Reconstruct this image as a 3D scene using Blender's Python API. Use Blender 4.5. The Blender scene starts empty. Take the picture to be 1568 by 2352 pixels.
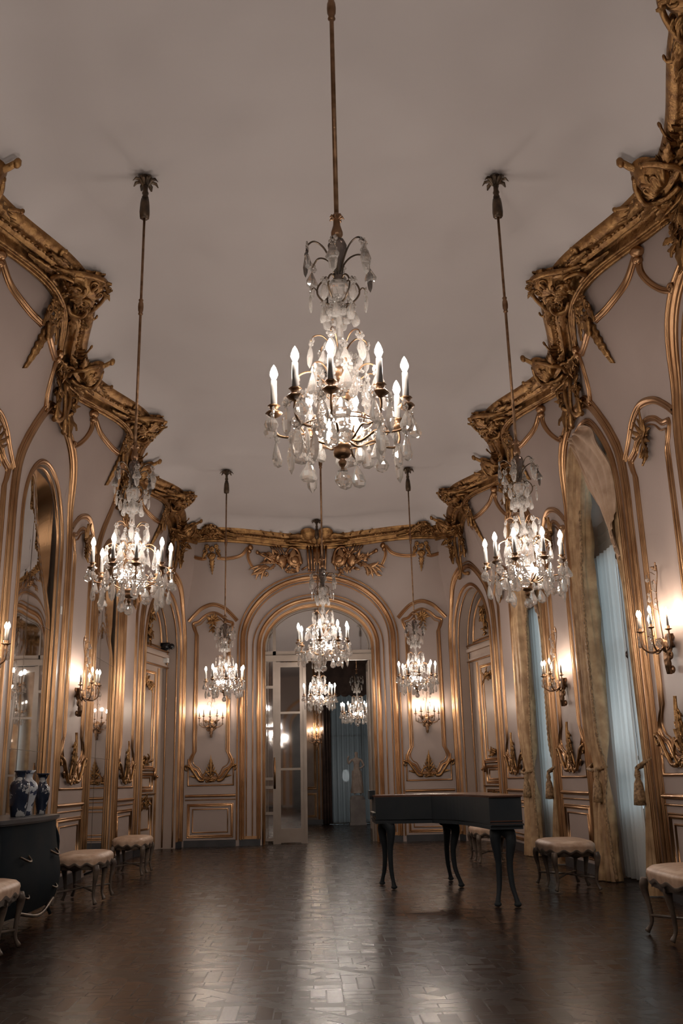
import bpy, bmesh, math, random
import numpy as np
from mathutils import Vector, Matrix, Euler
PI = math.pi
random.seed(7)
SC = bpy.context.scene
COL = SC.collection

# ---------------------------------------------------------------- camera, world, exposure
F, TH, ROLL, YAW, CX, CH = 2143.5654, .281, .0241, .0363, -.1403, 1.05
cam_d = bpy.data.cameras.new('camera'); cam = bpy.data.objects.new('camera', cam_d); COL.objects.link(cam)
cy_, sy_ = math.cos(YAW), math.sin(YAW)
fw = Vector((sy_*math.cos(TH), cy_*math.cos(TH), math.sin(TH)))
rt = Vector((cy_, -sy_, 0)); up = rt.cross(fw)
cr_, sr_ = math.cos(ROLL), math.sin(ROLL)
# image x axis = cr*right - ... (roll raises the right side of the world)
ix = rt*cr_ + up*(-sr_); iy = rt*sr_ + up*cr_
ix, iy = rt*cr_ - up*sr_, rt*sr_ + up*cr_
cam.matrix_world = Matrix(((ix.x, iy.x, -fw.x, CX), (ix.y, iy.y, -fw.y, 0), (ix.z, iy.z, -fw.z, CH), (0, 0, 0, 1)))
cam_d.sensor_fit = 'HORIZONTAL'; cam_d.sensor_width = 36; cam_d.lens = F/1568*36
cam_d.clip_start = .05; cam_d.clip_end = 200
SC.camera = cam

W = bpy.data.worlds.new('world'); SC.world = W; W.use_nodes = True
bg = W.node_tree.nodes['Background']; bg.inputs[0].default_value = (.45, .57, .63, 1); bg.inputs[1].default_value = 1.5

SC.view_settings.view_transform = 'Standard'; SC.view_settings.look = 'None'
SC.view_settings.gamma = 1; SC.view_settings.exposure = 0.0
SC.view_settings.use_curve_mapping = False
cyc = SC.cycles
cyc.max_bounces = 9; cyc.diffuse_bounces = 4; cyc.glossy_bounces = 4; cyc.transmission_bounces = 7; cyc.transparent_max_bounces = 14
cyc.sample_clamp_indirect = 2.5; cyc.sample_clamp_direct = 0
cyc.caustics_reflective = False; cyc.caustics_refractive = False
cyc.use_denoising = True; cyc.use_adaptive_sampling = True; cyc.adaptive_threshold = .04
cyc.use_light_tree = True
BULB = 425.0

# ---------------------------------------------------------------- materials
def mat(name, col, rough=.5, metal=0.0, spec=.5, **k):
    m = bpy.data.materials.new(name); m.use_nodes = True
    b = m.node_tree.nodes['Principled BSDF']
    b.inputs['Base Color'].default_value = (*col, 1); b.inputs['Roughness'].default_value = rough
    b.inputs['Metallic'].default_value = metal; b.inputs['Specular IOR Level'].default_value = spec
    for a, v in k.items(): b.inputs[a].default_value = v
    return m
def nd(m, t, **k):
    n = m.node_tree.nodes.new(t)
    for a, v in k.items(): setattr(n, a, v)
    return n
def lk(m, a, b): m.node_tree.links.new(a, b)
def vary(m, c1, c2, scale, detail=4, bump=0, bscale=None, rough=None, coords='Object'):
    b = m.node_tree.nodes['Principled BSDF']
    tc = nd(m, 'ShaderNodeTexCoord'); nz = nd(m, 'ShaderNodeTexNoise'); nz.inputs['Scale'].default_value = scale; nz.inputs['Detail'].default_value = detail
    cr = nd(m, 'ShaderNodeValToRGB'); cr.color_ramp.elements[0].color = (*c1, 1); cr.color_ramp.elements[1].color = (*c2, 1)
    cr.color_ramp.elements[0].position = .35; cr.color_ramp.elements[1].position = .65
    lk(m, tc.outputs[coords], nz.inputs['Vector']); lk(m, nz.outputs['Fac'], cr.inputs[0]); lk(m, cr.outputs[0], b.inputs['Base Color'])
    if rough:
        mr = nd(m, 'ShaderNodeMapRange'); mr.inputs['To Min'].default_value = rough[0]; mr.inputs['To Max'].default_value = rough[1]
        lk(m, nz.outputs['Fac'], mr.inputs['Value']); lk(m, mr.outputs[0], b.inputs['Roughness'])
    if bump:
        n2 = nd(m, 'ShaderNodeTexNoise'); n2.inputs['Scale'].default_value = bscale or scale*4; n2.inputs['Detail'].default_value = 3
        bp = nd(m, 'ShaderNodeBump'); bp.inputs['Strength'].default_value = bump; bp.inputs['Distance'].default_value = .01
        lk(m, tc.outputs[coords], n2.inputs['Vector']); lk(m, n2.outputs['Fac'], bp.inputs['Height']); lk(m, bp.outputs[0], b.inputs['Normal'])
    return m
GOLD = vary(mat('gilding', (.5, .27, .1), .3, 1.0), (.36, .20, .10), (.50, .30, .16), 3.2, 5, .07, 60, (.24, .42))
GOLDD = vary(mat('old_gilding', (.4, .22, .08), .42, .9), (.20, .10, .04), (.44, .25, .10), 11, 6, .7, 34, (.28, .5))
WALLM = vary(mat('rose_grey_paint', (.5, .38, .32), .42), (.375, .295, .262), (.41, .325, .29), 1.2, 3, .05, 30)
CREAM = vary(mat('cream_paint', (.56, .43, .34), .4), (.42, .33, .275), (.46, .365, .31), 1.5, 3, .05, 30)
CEILM = vary(mat('ceiling_plaster', (.6, .5, .46), .8), (.66, .60, .585), (.685, .625, .61), .8, 4)
BRONZE = vary(mat('bronze', (.3, .17, .08), .38, .9), (.17, .095, .05), (.32, .19, .11), 14, 3, .2, 40)
DARKM = vary(mat('dark_bronze', (.1, .07, .05), .4, .8), (.06, .045, .035), (.16, .11, .07), 12, 3)
SKIRT = vary(mat('dark_marble', (.03, .03, .035), .35), (.02, .022, .026), (.05, .05, .055), 3, 6)
LACQ = vary(mat('dark_lacquer', (.02, .02, .024), .55, 0, .14), (.022, .028, .034), (.03, .034, .038), 4, 4)
LACQ2 = vary(mat('ebonised_wood', (.01, .014, .018), .75, 0, .06), (.006, .010, .014), (.012, .014, .016), 4, 4)
SILK = vary(mat('swag_silk', (.5, .37, .27), .42), (.42, .28, .185), (.60, .43, .31), 5, 4, .15, 40)
WOODL = mat('lid_wood', (.10, .045, .03), .22)
DAMASK = vary(mat('gold_damask', (.42, .27, .15), .55, Sheen_Weight=0) if False else mat('gold_damask', (.42, .27, .15), .5), (.33, .19, .09), (.56, .37, .2), 7, 4, .3, 45)
FRINGE = vary(mat('fringe', (.3, .17, .08), .6), (.16, .09, .04), (.42, .26, .13), 40, 3, .6, 90)
UPH = vary(mat('stool_silk', (.55, .36, .24), .42), (.42, .27, .18), (.56, .39, .28), 16, 3, .1, 60)
STOOLW = vary(mat('stool_paint', (.34, .25, .2), .4), (.07, .05, .04), (.16, .12, .09), 12, 3)
CANDLE = mat('candle_sleeve', (.2, .185, .17), .6)
CAND_P = CANDLE.node_tree.nodes['Principled BSDF']; CAND_P.inputs['Subsurface Weight'].default_value = 0
MIRROR = mat('mirror_glass', (.74, .72, .70), .02, 1.0)
MARBLE = vary(mat('statue_marble', (.62, .52, .45), .5), (.5, .4, .34), (.68, .58, .5), 6, 4)
PLINTH = vary(mat('pedestal_stone', (.34, .31, .30), .5), (.3, .27, .26), (.38, .35, .33), 5, 4)
WHITEP = mat('white_plastic', (.75, .74, .72), .5)
BLACKP = mat('black_plastic', (.012, .013, .016), .25)
IRON = mat('iron_bolt', (.05, .03, .025), .4, .6)
PELM = vary(mat('window_wood', (.42, .36, .31), .5), (.58, .52, .46), (.66, .6, .53), 4, 4)
PELM2 = vary(mat('door_paint', (.5, .42, .35), .4), (.24, .19, .155), (.28, .225, .185), 4, 4)

def glassm(name, tint, transp, diff):
    m = bpy.data.materials.new(name); m.use_nodes = True; nt = m.node_tree; nt.nodes.clear()
    out = nt.nodes.new('ShaderNodeOutputMaterial'); g = nt.nodes.new('ShaderNodeBsdfGlass'); g.inputs['Color'].default_value = (*tint, 1)
    g.inputs['Roughness'].default_value = .0; g.inputs['IOR'].default_value = 1.55
    t = nt.nodes.new('ShaderNodeBsdfTransparent'); t.inputs[0].default_value = (.97, .95, .93, 1)
    mx = nt.nodes.new('ShaderNodeMixShader'); mx.inputs[0].default_value = transp
    nt.links.new(g.outputs[0], mx.inputs[1]); nt.links.new(t.outputs[0], mx.inputs[2])
    d = nt.nodes.new('ShaderNodeBsdfTranslucent'); d.inputs[0].default_value = (.9, .86, .82, 1)
    d2 = nt.nodes.new('ShaderNodeBsdfDiffuse'); d2.inputs[0].default_value = (.9, .86, .82, 1)
    md = nt.nodes.new('ShaderNodeMixShader'); nt.links.new(d.outputs[0], md.inputs[1]); nt.links.new(d2.outputs[0], md.inputs[2])
    m2 = nt.nodes.new('ShaderNodeMixShader'); m2.inputs[0].default_value = diff
    nt.links.new(mx.outputs[0], m2.inputs[1]); nt.links.new(md.outputs[0], m2.inputs[2]); nt.links.new(m2.outputs[0], out.inputs[0])
    return m
CRYSTAL = glassm('rock_crystal', (1, .975, .95), .10, .17)
CRYSTALD = glassm('smoky_crystal', (.35, .3, .28), .2, .04)

def panem(name, refl, tint=(1, 1, 1)):
    m = bpy.data.materials.new(name); m.use_nodes = True; nt = m.node_tree; nt.nodes.clear()
    out = nt.nodes.new('ShaderNodeOutputMaterial'); t = nt.nodes.new('ShaderNodeBsdfTransparent'); t.inputs[0].default_value = (*tint, 1)
    g = nt.nodes.new('ShaderNodeBsdfGlossy'); g.inputs['Roughness'].default_value = .02
    mx = nt.nodes.new('ShaderNodeMixShader'); mx.inputs[0].default_value = refl
    nt.links.new(t.outputs[0], mx.inputs[1]); nt.links.new(g.outputs[0], mx.inputs[2]); nt.links.new(mx.outputs[0], out.inputs[0])
    return m
PANE = panem('window_pane', .08); PANED = mat('mirrored_door_pane', (.78, .76, .74), .03, 1.0)
# sheer net
def sheerm(name, col, transp):
    m = bpy.data.materials.new(name); m.use_nodes = True; nt = m.node_tree; nt.nodes.clear()
    out = nt.nodes.new('ShaderNodeOutputMaterial'); t = nt.nodes.new('ShaderNodeBsdfTransparent')
    a = nt.nodes.new('ShaderNodeBsdfTranslucent'); a.inputs[0].default_value = (*col, 1)
    d = nt.nodes.new('ShaderNodeBsdfDiffuse'); d.inputs[0].default_value = (*col, 1)
    m1 = nt.nodes.new('ShaderNodeMixShader'); m1.inputs[0].default_value = .3
    nt.links.new(a.outputs[0], m1.inputs[1]); nt.links.new(d.outputs[0], m1.inputs[2])
    m2 = nt.nodes.new('ShaderNodeMixShader'); m2.inputs[0].default_value = transp
    nt.links.new(m1.outputs[0], m2.inputs[1]); nt.links.new(t.outputs[0], m2.inputs[2]); nt.links.new(m2.outputs[0], out.inputs[0])
    return m
SHEER = sheerm('sheer_net', (.86, .87, .86), .12)
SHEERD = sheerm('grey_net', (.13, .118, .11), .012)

def emitm(name, col, s):
    m = bpy.data.materials.new(name); m.use_nodes = True; nt = m.node_tree; nt.nodes.clear()
    out = nt.nodes.new('ShaderNodeOutputMaterial'); e = nt.nodes.new('ShaderNodeEmission'); e.inputs[0].default_value = (*col, 1); e.inputs[1].default_value = s
    nt.links.new(e.outputs[0], out.inputs[0]); return m
BULBM = emitm('lit_bulb', (1, .885, .79), BULB)
BULBD = emitm('lit_bulb_dim', (1, .87, .76), BULB*.5)
WBULB = emitm('lit_sconce_bulb', (1, .80, .62), BULB*.55)

# parquet
def parquet():
    m = bpy.data.materials.new('oak_parquet'); m.use_nodes = True
    b = m.node_tree.nodes['Principled BSDF']
    tc = nd(m, 'ShaderNodeTexCoord')
    def mapping(rot, sc=(1, 1, 1)):
        mp = nd(m, 'ShaderNodeMapping'); mp.inputs['Rotation'].default_value = (0, 0, rot); mp.inputs['Scale'].default_value = sc
        lk(m, tc.outputs['Object'], mp.inputs['Vector']); return mp
    def brick(rot, w, h, off=.5, mort=.004):
        mp = mapping(rot); br = nd(m, 'ShaderNodeTexBrick'); br.offset = off
        br.inputs['Scale'].default_value = 1; br.inputs['Brick Width'].default_value = w; br.inputs['Row Height'].default_value = h
        br.inputs['Mortar Size'].default_value = mort; br.inputs['Color1'].default_value = (.0, .0, .0, 1); br.inputs['Color2'].default_value = (1, 1, 1, 1)
        br.inputs['Mortar'].default_value = (-.3, -.3, -.3, 1); br.inputs['Bias'].default_value = 0
        lk(m, mp.outputs[0], br.inputs['Vector']); return br
    A = brick(0, .30, .085); B = brick(PI/2, .30, .085); D = brick(PI/4, .5, .1)
    ck = nd(m, 'ShaderNodeTexChecker'); ck.inputs['Scale'].default_value = 1/.30; ck.inputs['Color1'].default_value = (0, 0, 0, 1); ck.inputs['Color2'].default_value = (1, 1, 1, 1)
    mp0 = mapping(0); lk(m, mp0.outputs[0], ck.inputs['Vector'])
    mx = nd(m, 'ShaderNodeMix', data_type='RGBA'); lk(m, ck.outputs['Color'], mx.inputs[0]); lk(m, A.outputs['Color'], mx.inputs[6]); lk(m, B.outputs['Color'], mx.inputs[7])
    # diagonal bands every 1.2 m
    def band(rot):
        mp = mapping(rot); sp = nd(m, 'ShaderNodeSeparateXYZ'); lk(m, mp.outputs[0], sp.inputs[0])
        md = nd(m, 'ShaderNodeMath', operation='PINGPONG'); md.inputs[1].default_value = .42; lk(m, sp.outputs[0], md.inputs[0])
        lt = nd(m, 'ShaderNodeMath', operation='LESS_THAN'); lt.inputs[1].default_value = .055; lk(m, md.outputs[0], lt.inputs[0]); return lt
    b1, b2 = band(PI/4), band(-PI/4)
    mmx = nd(m, 'ShaderNodeMath', operation='MAXIMUM'); lk(m, b1.outputs[0], mmx.inputs[0]); lk(m, b2.outputs[0], mmx.inputs[1])
    mx2 = nd(m, 'ShaderNodeMix', data_type='RGBA'); lk(m, mmx.outputs[0], mx2.inputs[0]); lk(m, mx.outputs[2], mx2.inputs[6]); lk(m, D.outputs['Color'], mx2.inputs[7])
    nz = nd(m, 'ShaderNodeTexNoise'); nz.inputs['Scale'].default_value = 2.2; nz.inputs['Detail'].default_value = 6
    mp3 = mapping(0, (1, 5, 1)); lk(m, mp3.outputs[0], nz.inputs['Vector'])
    ad = nd(m, 'ShaderNodeMath', operation='MULTIPLY_ADD'); ad.inputs[1].default_value = .5; lk(m, mx2.outputs[2], ad.inputs[0])
    m5 = nd(m, 'ShaderNodeMath', operation='MULTIPLY'); m5.inputs[1].default_value = .5; lk(m, nz.outputs['Fac'], m5.inputs[0]); lk(m, m5.outputs[0], ad.inputs[2])
    cr = nd(m, 'ShaderNodeValToRGB'); cr.color_ramp.elements[0].color = (.002, .0016, .0016, 1); cr.color_ramp.elements[1].color = (.028, .0135, .0095, 1)
    cr.color_ramp.elements[0].position = .02; cr.color_ramp.elements[1].position = .85
    lk(m, ad.outputs[0], cr.inputs[0]); lk(m, cr.outputs[0], b.inputs['Base Color'])
    mr = nd(m, 'ShaderNodeMapRange'); mr.inputs['From Min'].default_value = 0; mr.inputs['From Max'].default_value = 1
    mr.inputs['To Min'].default_value = .34; mr.inputs['To Max'].default_value = .17
    lk(m, ad.outputs[0], mr.inputs['Value']); lk(m, mr.outputs[0], b.inputs['Roughness'])
    bp = nd(m, 'ShaderNodeBump'); bp.inputs['Strength'].default_value = .35; bp.inputs['Distance'].default_value = .0035
    lk(m, ad.outputs[0], bp.inputs['Height']); lk(m, bp.outputs[0], b.inputs['Normal'])
    b.inputs['Specular IOR Level'].default_value = .13
    return m
PARQ = parquet()

# ---------------------------------------------------------------- mesh builder
class MB:
    def __init__(s): s.v = []; s.f = []
    def add(s, v, f):
        o = len(s.v); s.v += [tuple(p) for p in v]; s.f += [tuple(i+o for i in q) for q in f]
    def grid(s, rows, closeu=False, closev=False):
        R = len(rows); K = len(rows[0]); v = [p for r in rows for p in r]; f = []
        for i in range(R if closeu else R-1):
            for j in range(K if closev else K-1):
                a, b_ = i % R, (i+1) % R; c, d = j % K, (j+1) % K
                f.append((a*K+c, a*K+d, b_*K+d, b_*K+c))
        s.add(v, f)
    def box(s, x0, x1, y0, y1, z0, z1):
        v = [(x, y, z) for x in (x0, x1) for y in (y0, y1) for z in (z0, z1)]
        s.add(v, [(0, 1, 3, 2), (4, 6, 7, 5), (0, 4, 5, 1), (2, 3, 7, 6), (0, 2, 6, 4), (1, 5, 7, 3)])
    def tube(s, pts, r, n=7, flat=1.0, cap=True, up=None):
        P = [Vector(p) for p in pts]; N = len(P)
        if not hasattr(r, '__len__'): r = [r]*N
        T = [(P[min(i+1, N-1)]-P[max(i-1, 0)]).normalized() for i in range(N)]
        a = Vector(up) if up else (Vector((0, 0, 1)) if abs(T[0].z) < .9 else Vector((1, 0, 0)))
        U = (a - T[0]*a.dot(T[0])).normalized(); rows = []
        for i in range(N):
            if i: U = (U - T[i]*U.dot(T[i]));  U = U.normalized() if U.length > 1e-6 else T[i].orthogonal().normalized()
            V = T[i].cross(U)
            rows.append([tuple(P[i] + (V*math.cos(2*PI*j/n) + U*math.sin(2*PI*j/n)*flat)*r[i]) for j in range(n)])
        s.grid(rows, closev=True)
        if cap:
            o = len(s.v)-N*n; s.f.append(tuple(o+j for j in range(n))); s.f.append(tuple(o+(N-1)*n+j for j in reversed(range(n))))
    def lathe(s, prof, n=16, c=(0, 0, 0), flut=0, k=8, sx=1, sy=1):
        rows = []
        for (r, z) in prof:
            rows.append([(c[0]+r*(1+flut*math.cos(k*2*PI*j/n))*math.cos(2*PI*j/n)*sx, c[1]+r*(1+flut*math.cos(k*2*PI*j/n))*math.sin(2*PI*j/n)*sy, c[2]+z) for j in range(n)])
        s.grid(rows, closev=True)
    def ball(s, c, r, n=8, sc=(1, 1, 1)):
        s.lathe_xyz(c, r, n, sc)
    def lathe_xyz(s, c, r, n, sc):
        m_ = max(4, n//2+1)
        rows = [[(c[0]+r*sc[0]*math.sin(PI*i/m_)*math.cos(2*PI*j/n), c[1]+r*sc[1]*math.sin(PI*i/m_)*math.sin(2*PI*j/n), c[2]+r*sc[2]*math.cos(PI*i/m_)) for j in range(n)] for i in range(m_+1)]
        s.grid(rows, closev=True)
    def build(s, name, m, parent=None, fr=None, smooth=True, origin=None, angle=None):
        v = [fr(*p) for p in s.v] if fr else s.v
        A = np.array(v, float)
        if origin is None:
            if parent is None:
                lo, hi = A.min(0), A.max(0); origin = np.array([(lo[0]+hi[0])/2, (lo[1]+hi[1])/2, lo[2]])
            else: origin = np.zeros(3)
        A = A - np.array(origin, float)
        me = bpy.data.meshes.new(name); me.from_pydata(A.tolist(), [], s.f); me.update()
        bm = bmesh.new(); bm.from_mesh(me); bmesh.ops.remove_doubles(bm, verts=bm.verts, dist=1e-5); bmesh.ops.recalc_face_normals(bm, faces=bm.faces)
        bm.to_mesh(me); bm.free()
        me.materials.append(m)
        if smooth:
            me.polygons.foreach_set('use_smooth', [True]*len(me.polygons))
            if angle: me.set_sharp_from_angle(angle=math.radians(angle))
        o = bpy.data.objects.new(name, me); COL.objects.link(o); o.location = origin
        if parent is not None: o.parent = parent
        return o

def tag(o, label=None, cat=None, group=None, kind=None):
    if label: o['label'] = label
    if cat: o['category'] = cat
    if group: o['group'] = group
    if kind: o['kind'] = kind
    return o
def empty(name, loc, rz=0, label=None, cat=None, group=None, kind=None):
    o = bpy.data.objects.new(name, None); COL.objects.link(o); o.location = loc; o.rotation_euler = (0, 0, rz); o.empty_display_size = .1
    return tag(o, label, cat, group, kind)
def S(o): return tag(o, kind='structure')
def children(o): return [c for c in KIDS.get(o.name, [])]
KIDS = {}
def index_kids():
    KIDS.clear()
    for o in bpy.data.objects:
        if o.parent: KIDS.setdefault(o.parent.name, []).append(o)
def copy_tree(o, parent=None):
    c = o.copy(); COL.objects.link(c); c.parent = parent
    for ch in children(o): copy_tree(ch, c)
    return c

def cr(pts, n=8, closed=False):
    P = [np.array(p, float) for p in pts]; out = []; N = len(P)
    for i in range(N-1 if not closed else N):
        p0 = P[i-1] if (i > 0 or closed) else 2*P[0]-P[1]; p1 = P[i]; p2 = P[(i+1) % N]
        p3 = P[(i+2) % N] if (i+2 < N or closed) else 2*P[-1]-P[-2]
        for k in range(n):
            t = k/n; out.append(.5*((2*p1)+(-p0+p2)*t+(2*p0-5*p1+4*p2-p3)*t*t+(-p0+3*p1-3*p2+p3)*t**3))
    if not closed: out.append(P[-1])
    return [tuple(map(float, q)) for q in out]
def spiral(c, r0, r1, a0, turns, n=22):
    return [(c[0]+(r0+(r1-r0)*i/n)*math.cos(a0+turns*2*PI*i/n), c[1]+(r0+(r1-r0)*i/n)*math.sin(a0+turns*2*PI*i/n)) for i in range(n+1)]

# moulding: 2d path (s, z) with a profile (n, d)
PROF = [(-.5, -.01), (-.5, .35), (-.38, .62), (-.24, .35), (-.16, .22), (-.02, .55), (.12, .95), (.26, .8), (.33, .3), (.42, .45), (.5, .25), (.5, -.01)]
BEAD = [(-.5, -.02), (-.45, .5), (-.2, .95), (.1, 1.0), (.38, .6), (.5, .1), (.5, -.02)]
def mould(mb, path, w=.08, d=.03, prof=PROF, closed=False, d0=0.0, flip=1):
    P = [np.array(p[:2], float) for p in path]; N = len(P)
    if closed and np.linalg.norm(P[0]-P[-1]) < 1e-6: P = P[:-1]; N -= 1
    rows = []
    for i in range(N):
        a = P[(i-1) % N] if (closed or i > 0) else None; b = P[(i+1) % N] if (closed or i < N-1) else None
        t1 = (P[i]-a) if a is not None else (b-P[i]); t2 = (b-P[i]) if b is not None else t1
        t1 = t1/(np.linalg.norm(t1)+1e-9); t2 = t2/(np.linalg.norm(t2)+1e-9)
        t = t1+t2; L = np.linalg.norm(t); t = t/L if L > 1e-6 else t1
        cs = max(.45, float(np.dot(t, t1))); n = np.array([-t[1], t[0]])*flip/cs
        rows.append([(P[i][0]+n[0]*q[0]*w, P[i][1]+n[1]*q[0]*w, d0+q[1]*d) for q in prof])
    mb.grid(rows, closeu=closed)
def subdiv(path, step=.12):
    out = []
    for a, b in zip(path[:-1], path[1:]):
        L = math.dist(a[:2], b[:2]); n = max(1, int(L/step))
        for k in range(n): out.append((a[0]+(b[0]-a[0])*k/n, a[1]+(b[1]-a[1])*k/n))
    out.append(tuple(path[-1][:2])); return out
def rect(s0, s1, z0, z1): return [(s0, z0), (s1, z0), (s1, z1), (s0, z1), (s0, z0)]
def arch(c, a, zs, b, z0=0.0, n=28, half=None):
    p = [(c-a, z0)] if z0 is not None else []
    if z0 is not None: p = subdiv([(c-a, z0), (c-a, zs)], .3)[:-1]
    p += [(c-a*math.cos(PI*i/n), zs+b*math.sin(PI*i/n)) for i in range(n+1)]
    if z0 is not None: p += subdiv([(c+a, zs), (c+a, z0)], .3)[1:]
    return p

# leaf: plane coords (a, b), height h
def leaf(mb, p, ang, L, Wd, bend=0.0, lift=.02, thick=.015, curl=.03, lobes=4, n=9, h0=0.0):
    x, y = p; a = ang; rows = []
    for i in range(n+1):
        t = i/n; w = Wd*math.sin(PI*min(1, .12+.88*t)**.8)**.9 if t < 1 else 0
        w *= .7+.5*abs(math.sin(lobes*PI*t)); w = max(w, .0015)
        nx, ny = -math.sin(a), math.cos(a)
        hc = h0+lift*math.sin(PI*t*.8)+curl*t**3
        rows.append([(x+nx*w*v, y+ny*w*v, (hc+thick*(1-v*v)*(.4+.6*(1-t))-(.45*thick if abs(v) == .45 else 0)) if abs(v) < 1 else hc-thick*.7) for v in (-1, -.75, -.45, 0, .45, .75, 1)])
        x += math.cos(a)*L/n; y += math.sin(a)*L/n; a += bend/n
    mb.grid(rows)
    # underside
    mb.grid([[(r[0][0], r[0][1], r[0][2]), (r[3][0], r[3][1], r[0][2]-.004), (r[6][0], r[6][1], r[6][2])] for r in rows])
def scroll(mb, pts, r0, r1, h0=.02, lift=0, end=True, n=7, flat=.8):
    """tapered roll along 2d pts with a volute at the end"""
    P = list(pts); N = len(P)
    mb.tube([(q[0], q[1], h0+lift*math.sin(PI*i/(N-1))) for i, q in enumerate(P)], [r0+(r1-r0)*i/(N-1) for i in range(N)], n, flat, up=(0, 0, 1))
    if end: mb.ball((P[-1][0], P[-1][1], h0), r1*1.3, 8)
def volute(mb, c, r, a0, turns, rad, h=.02): scroll(mb, spiral(c, r, r*.18, a0, turns, 18), rad, rad*.45, h)
def rosette(mb, c, r, h=.02, n=6):
    for k in range(n): leaf(mb, (c[0], c[1]), 2*PI*k/n+.3, r, r*.34, 0, .012, r*.18, -.01, 1, 4, h)
    mb.ball((c[0], c[1], h+r*.15), r*.26, 7)
def fan(mb, c, ang, r, spread, ribs, h=.01, dome=.08):
    """ribbed shell"""
    K = ribs*4; rows = []
    for i in range(8):
        t = i/7; row = []
        for j in range(K+1):
            u = j/K; a = ang+(u-.5)*spread; rib = .5+.5*math.cos(u*ribs*2*PI)
            rr = r*t*(1-.1*rib*(t > .9)); row.append((c[0]+math.cos(a)*rr, c[1]+math.sin(a)*rr, h+dome*math.sin(PI*min(1, t*.9+.08))*(1-.35*(2*u-1)**2)-.25*dome*rib*t))
        rows.append(row)
    mb.grid(rows)
    mb.tube([(c[0]+math.cos(ang+(j/20-.5)*spread)*r, c[1]+math.sin(ang+(j/20-.5)*spread)*r, h+.02) for j in range(21)], r*.07, 6)

# ---------------------------------------------------------------- room geometry
WX, EY, CZ = 2.96, 17.5, 5.75
PAN = [.9, 4.4, 7.9, 11.4, 14.68]; PH = [.65, .65, .65, .65, .7]
ARC = [2.65, 6.15, 9.65, 13.03]; AH = [1.1, 1.1, 1.1, .98]
class Wall:
    def __init__(s, P0, T, N, A): s.P0 = P0; s.T = T; s.N = N; s.A = A
    def cove(s, a, z):
        t = min(1, max(0, (z-4.05)/1.45)); t = t*t*(3-2*t); return s.A(a)*t
    def __call__(s, a, z, d):
        k = d+s.cove(a, z)
        return (s.P0[0]+s.T[0]*a+s.N[0]*k, s.P0[1]+s.T[1]*a+s.N[1]*k, z)
    def ceil(s, a, b, h):      # ornaments that spread on the ceiling: a along, b inwards from the cornice foot, h downwards
        k = b+s.A(a); return (s.P0[0]+s.T[0]*a+s.N[0]*k, s.P0[1]+s.T[1]*a+s.N[1]*k, CZ-h-s.drop(a, b))
    def drop(s, a, b):          # the ceiling curves down to the cornice
        w = min(1, max(0, (s.A(a)-.05)/.40)); t = min(1, max(0, (b-.30)/.55)); return (.215-.075*w)*(1-t)**2
def A_side(s):
    nodes = sorted([(p, 1) for p in PAN]+[(a, 0) for a in ARC]+[(-.85, 0), (-2.6, 1), (-4.35, 0), (-6.1, 1), (-7.85, 0)])
    for (p, u), (q, w) in zip(nodes[:-1], nodes[1:]):
        if p <= s <= q:
            t = (s-p)/(q-p); t = .5-.5*math.cos(PI*t); return .08+.40*(u+(w-u)*t)
    if s > nodes[-1][0]: return .08+.40*(.5+.5*math.cos(PI*(s-nodes[-1][0])/1.75))
    return .3
LC = math.hypot(.49, 2.1); TL = (.49/LC, 2.1/LC)
A_corner = lambda s: .08+.26*abs(math.cos(PI*min(max(s/LC, 0), 1)))**1.5
A_end = lambda s: .05+.40*(.5+.5*math.cos(PI*(abs(s)-1.97)/1.97))
WL = Wall((-WX, 0), (0, 1), (1, 0), A_side); WR = Wall((WX, 0), (0, 1), (-1, 0), A_side)
WE = Wall((0, EY), (1, 0), (0, -1), A_end)
WCL = Wall((-WX, 15.4), TL, (TL[1], -TL[0]), A_corner); WCR = Wall((WX, 15.4), (-TL[0], TL[1]), (-TL[1], -TL[0]), A_corner)
YB = -8.0

def wall_mesh(name, wall, s0, s1, openings, m):
    """openings: (c, a, zs, b)"""
    mb = MB(); cuts = [s0]
    ev = sorted(openings)
    for c, a, zs, b in ev: cuts += [c-a, c+a]
    cuts.append(s1)
    def column(sa, sb, f):
        n = max(1, int((sb-sa)/.1)); rows = []
        for i in range(n+1):
            s_ = sa+(sb-sa)*i/n; lo = f(s_); rows.append([(s_, lo+(CZ+.02-lo)*k/26, 0) for k in range(27)])
        mb.grid(rows)
    k = 0
    for i in range(0, len(cuts)-1):
        sa, sb = cuts[i], cuts[i+1]
        if i % 2 == 0: column(sa, sb, lambda q: 0.0)
        else:
            c, a, zs, b = ev[k]; k += 1
            # cosine spaced columns for a smooth arch
            rows = []
            for j in range(41):
                th = PI*j/40; s_ = c-a*math.cos(th); lo = zs+b*math.sin(th); rows.append([(s_, lo+(CZ+.02-lo)*q/20, 0) for q in range(21)])
            mb.grid(rows)
    return S(mb.build(name, m, fr=wall, origin=(0, 0, 0)))
# opening dims
MIRO = (.72, 3.62, .76); WINO = (.86, 3.55, 1.22); DOORO = (1.05, 3.5, .82); COR = (.78, 3.35, 1.0)
wall_mesh('wall_left', WL, YB, 15.4, [(c, *MIRO) for c in ARC], WALLM)
wall_mesh('wall_right', WR, YB, 15.4, [(c, *WINO) for c in ARC], WALLM)
wall_mesh('wall_end', WE, -2.47, 2.47, [(0, *DOORO)], WALLM)
wall_mesh('wall_corner_left', WCL, 0, LC, [(LC/2, *COR)], WALLM)
wall_mesh('wall_corner_right', WCR, 0, LC, [(LC/2, *COR)], WALLM)
mb = MB(); mb.box(-WX-.05, WX+.05, YB-.2, YB, 0, CZ); S(mb.build('wall_back', WALLM, origin=(0, 0, 0), smooth=False))
mb = MB(); mb.box(-7, 7, YB-.2, 28, -.15, 0); S(mb.build('floor', PARQ, origin=(0, 0, 0), smooth=False))
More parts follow.
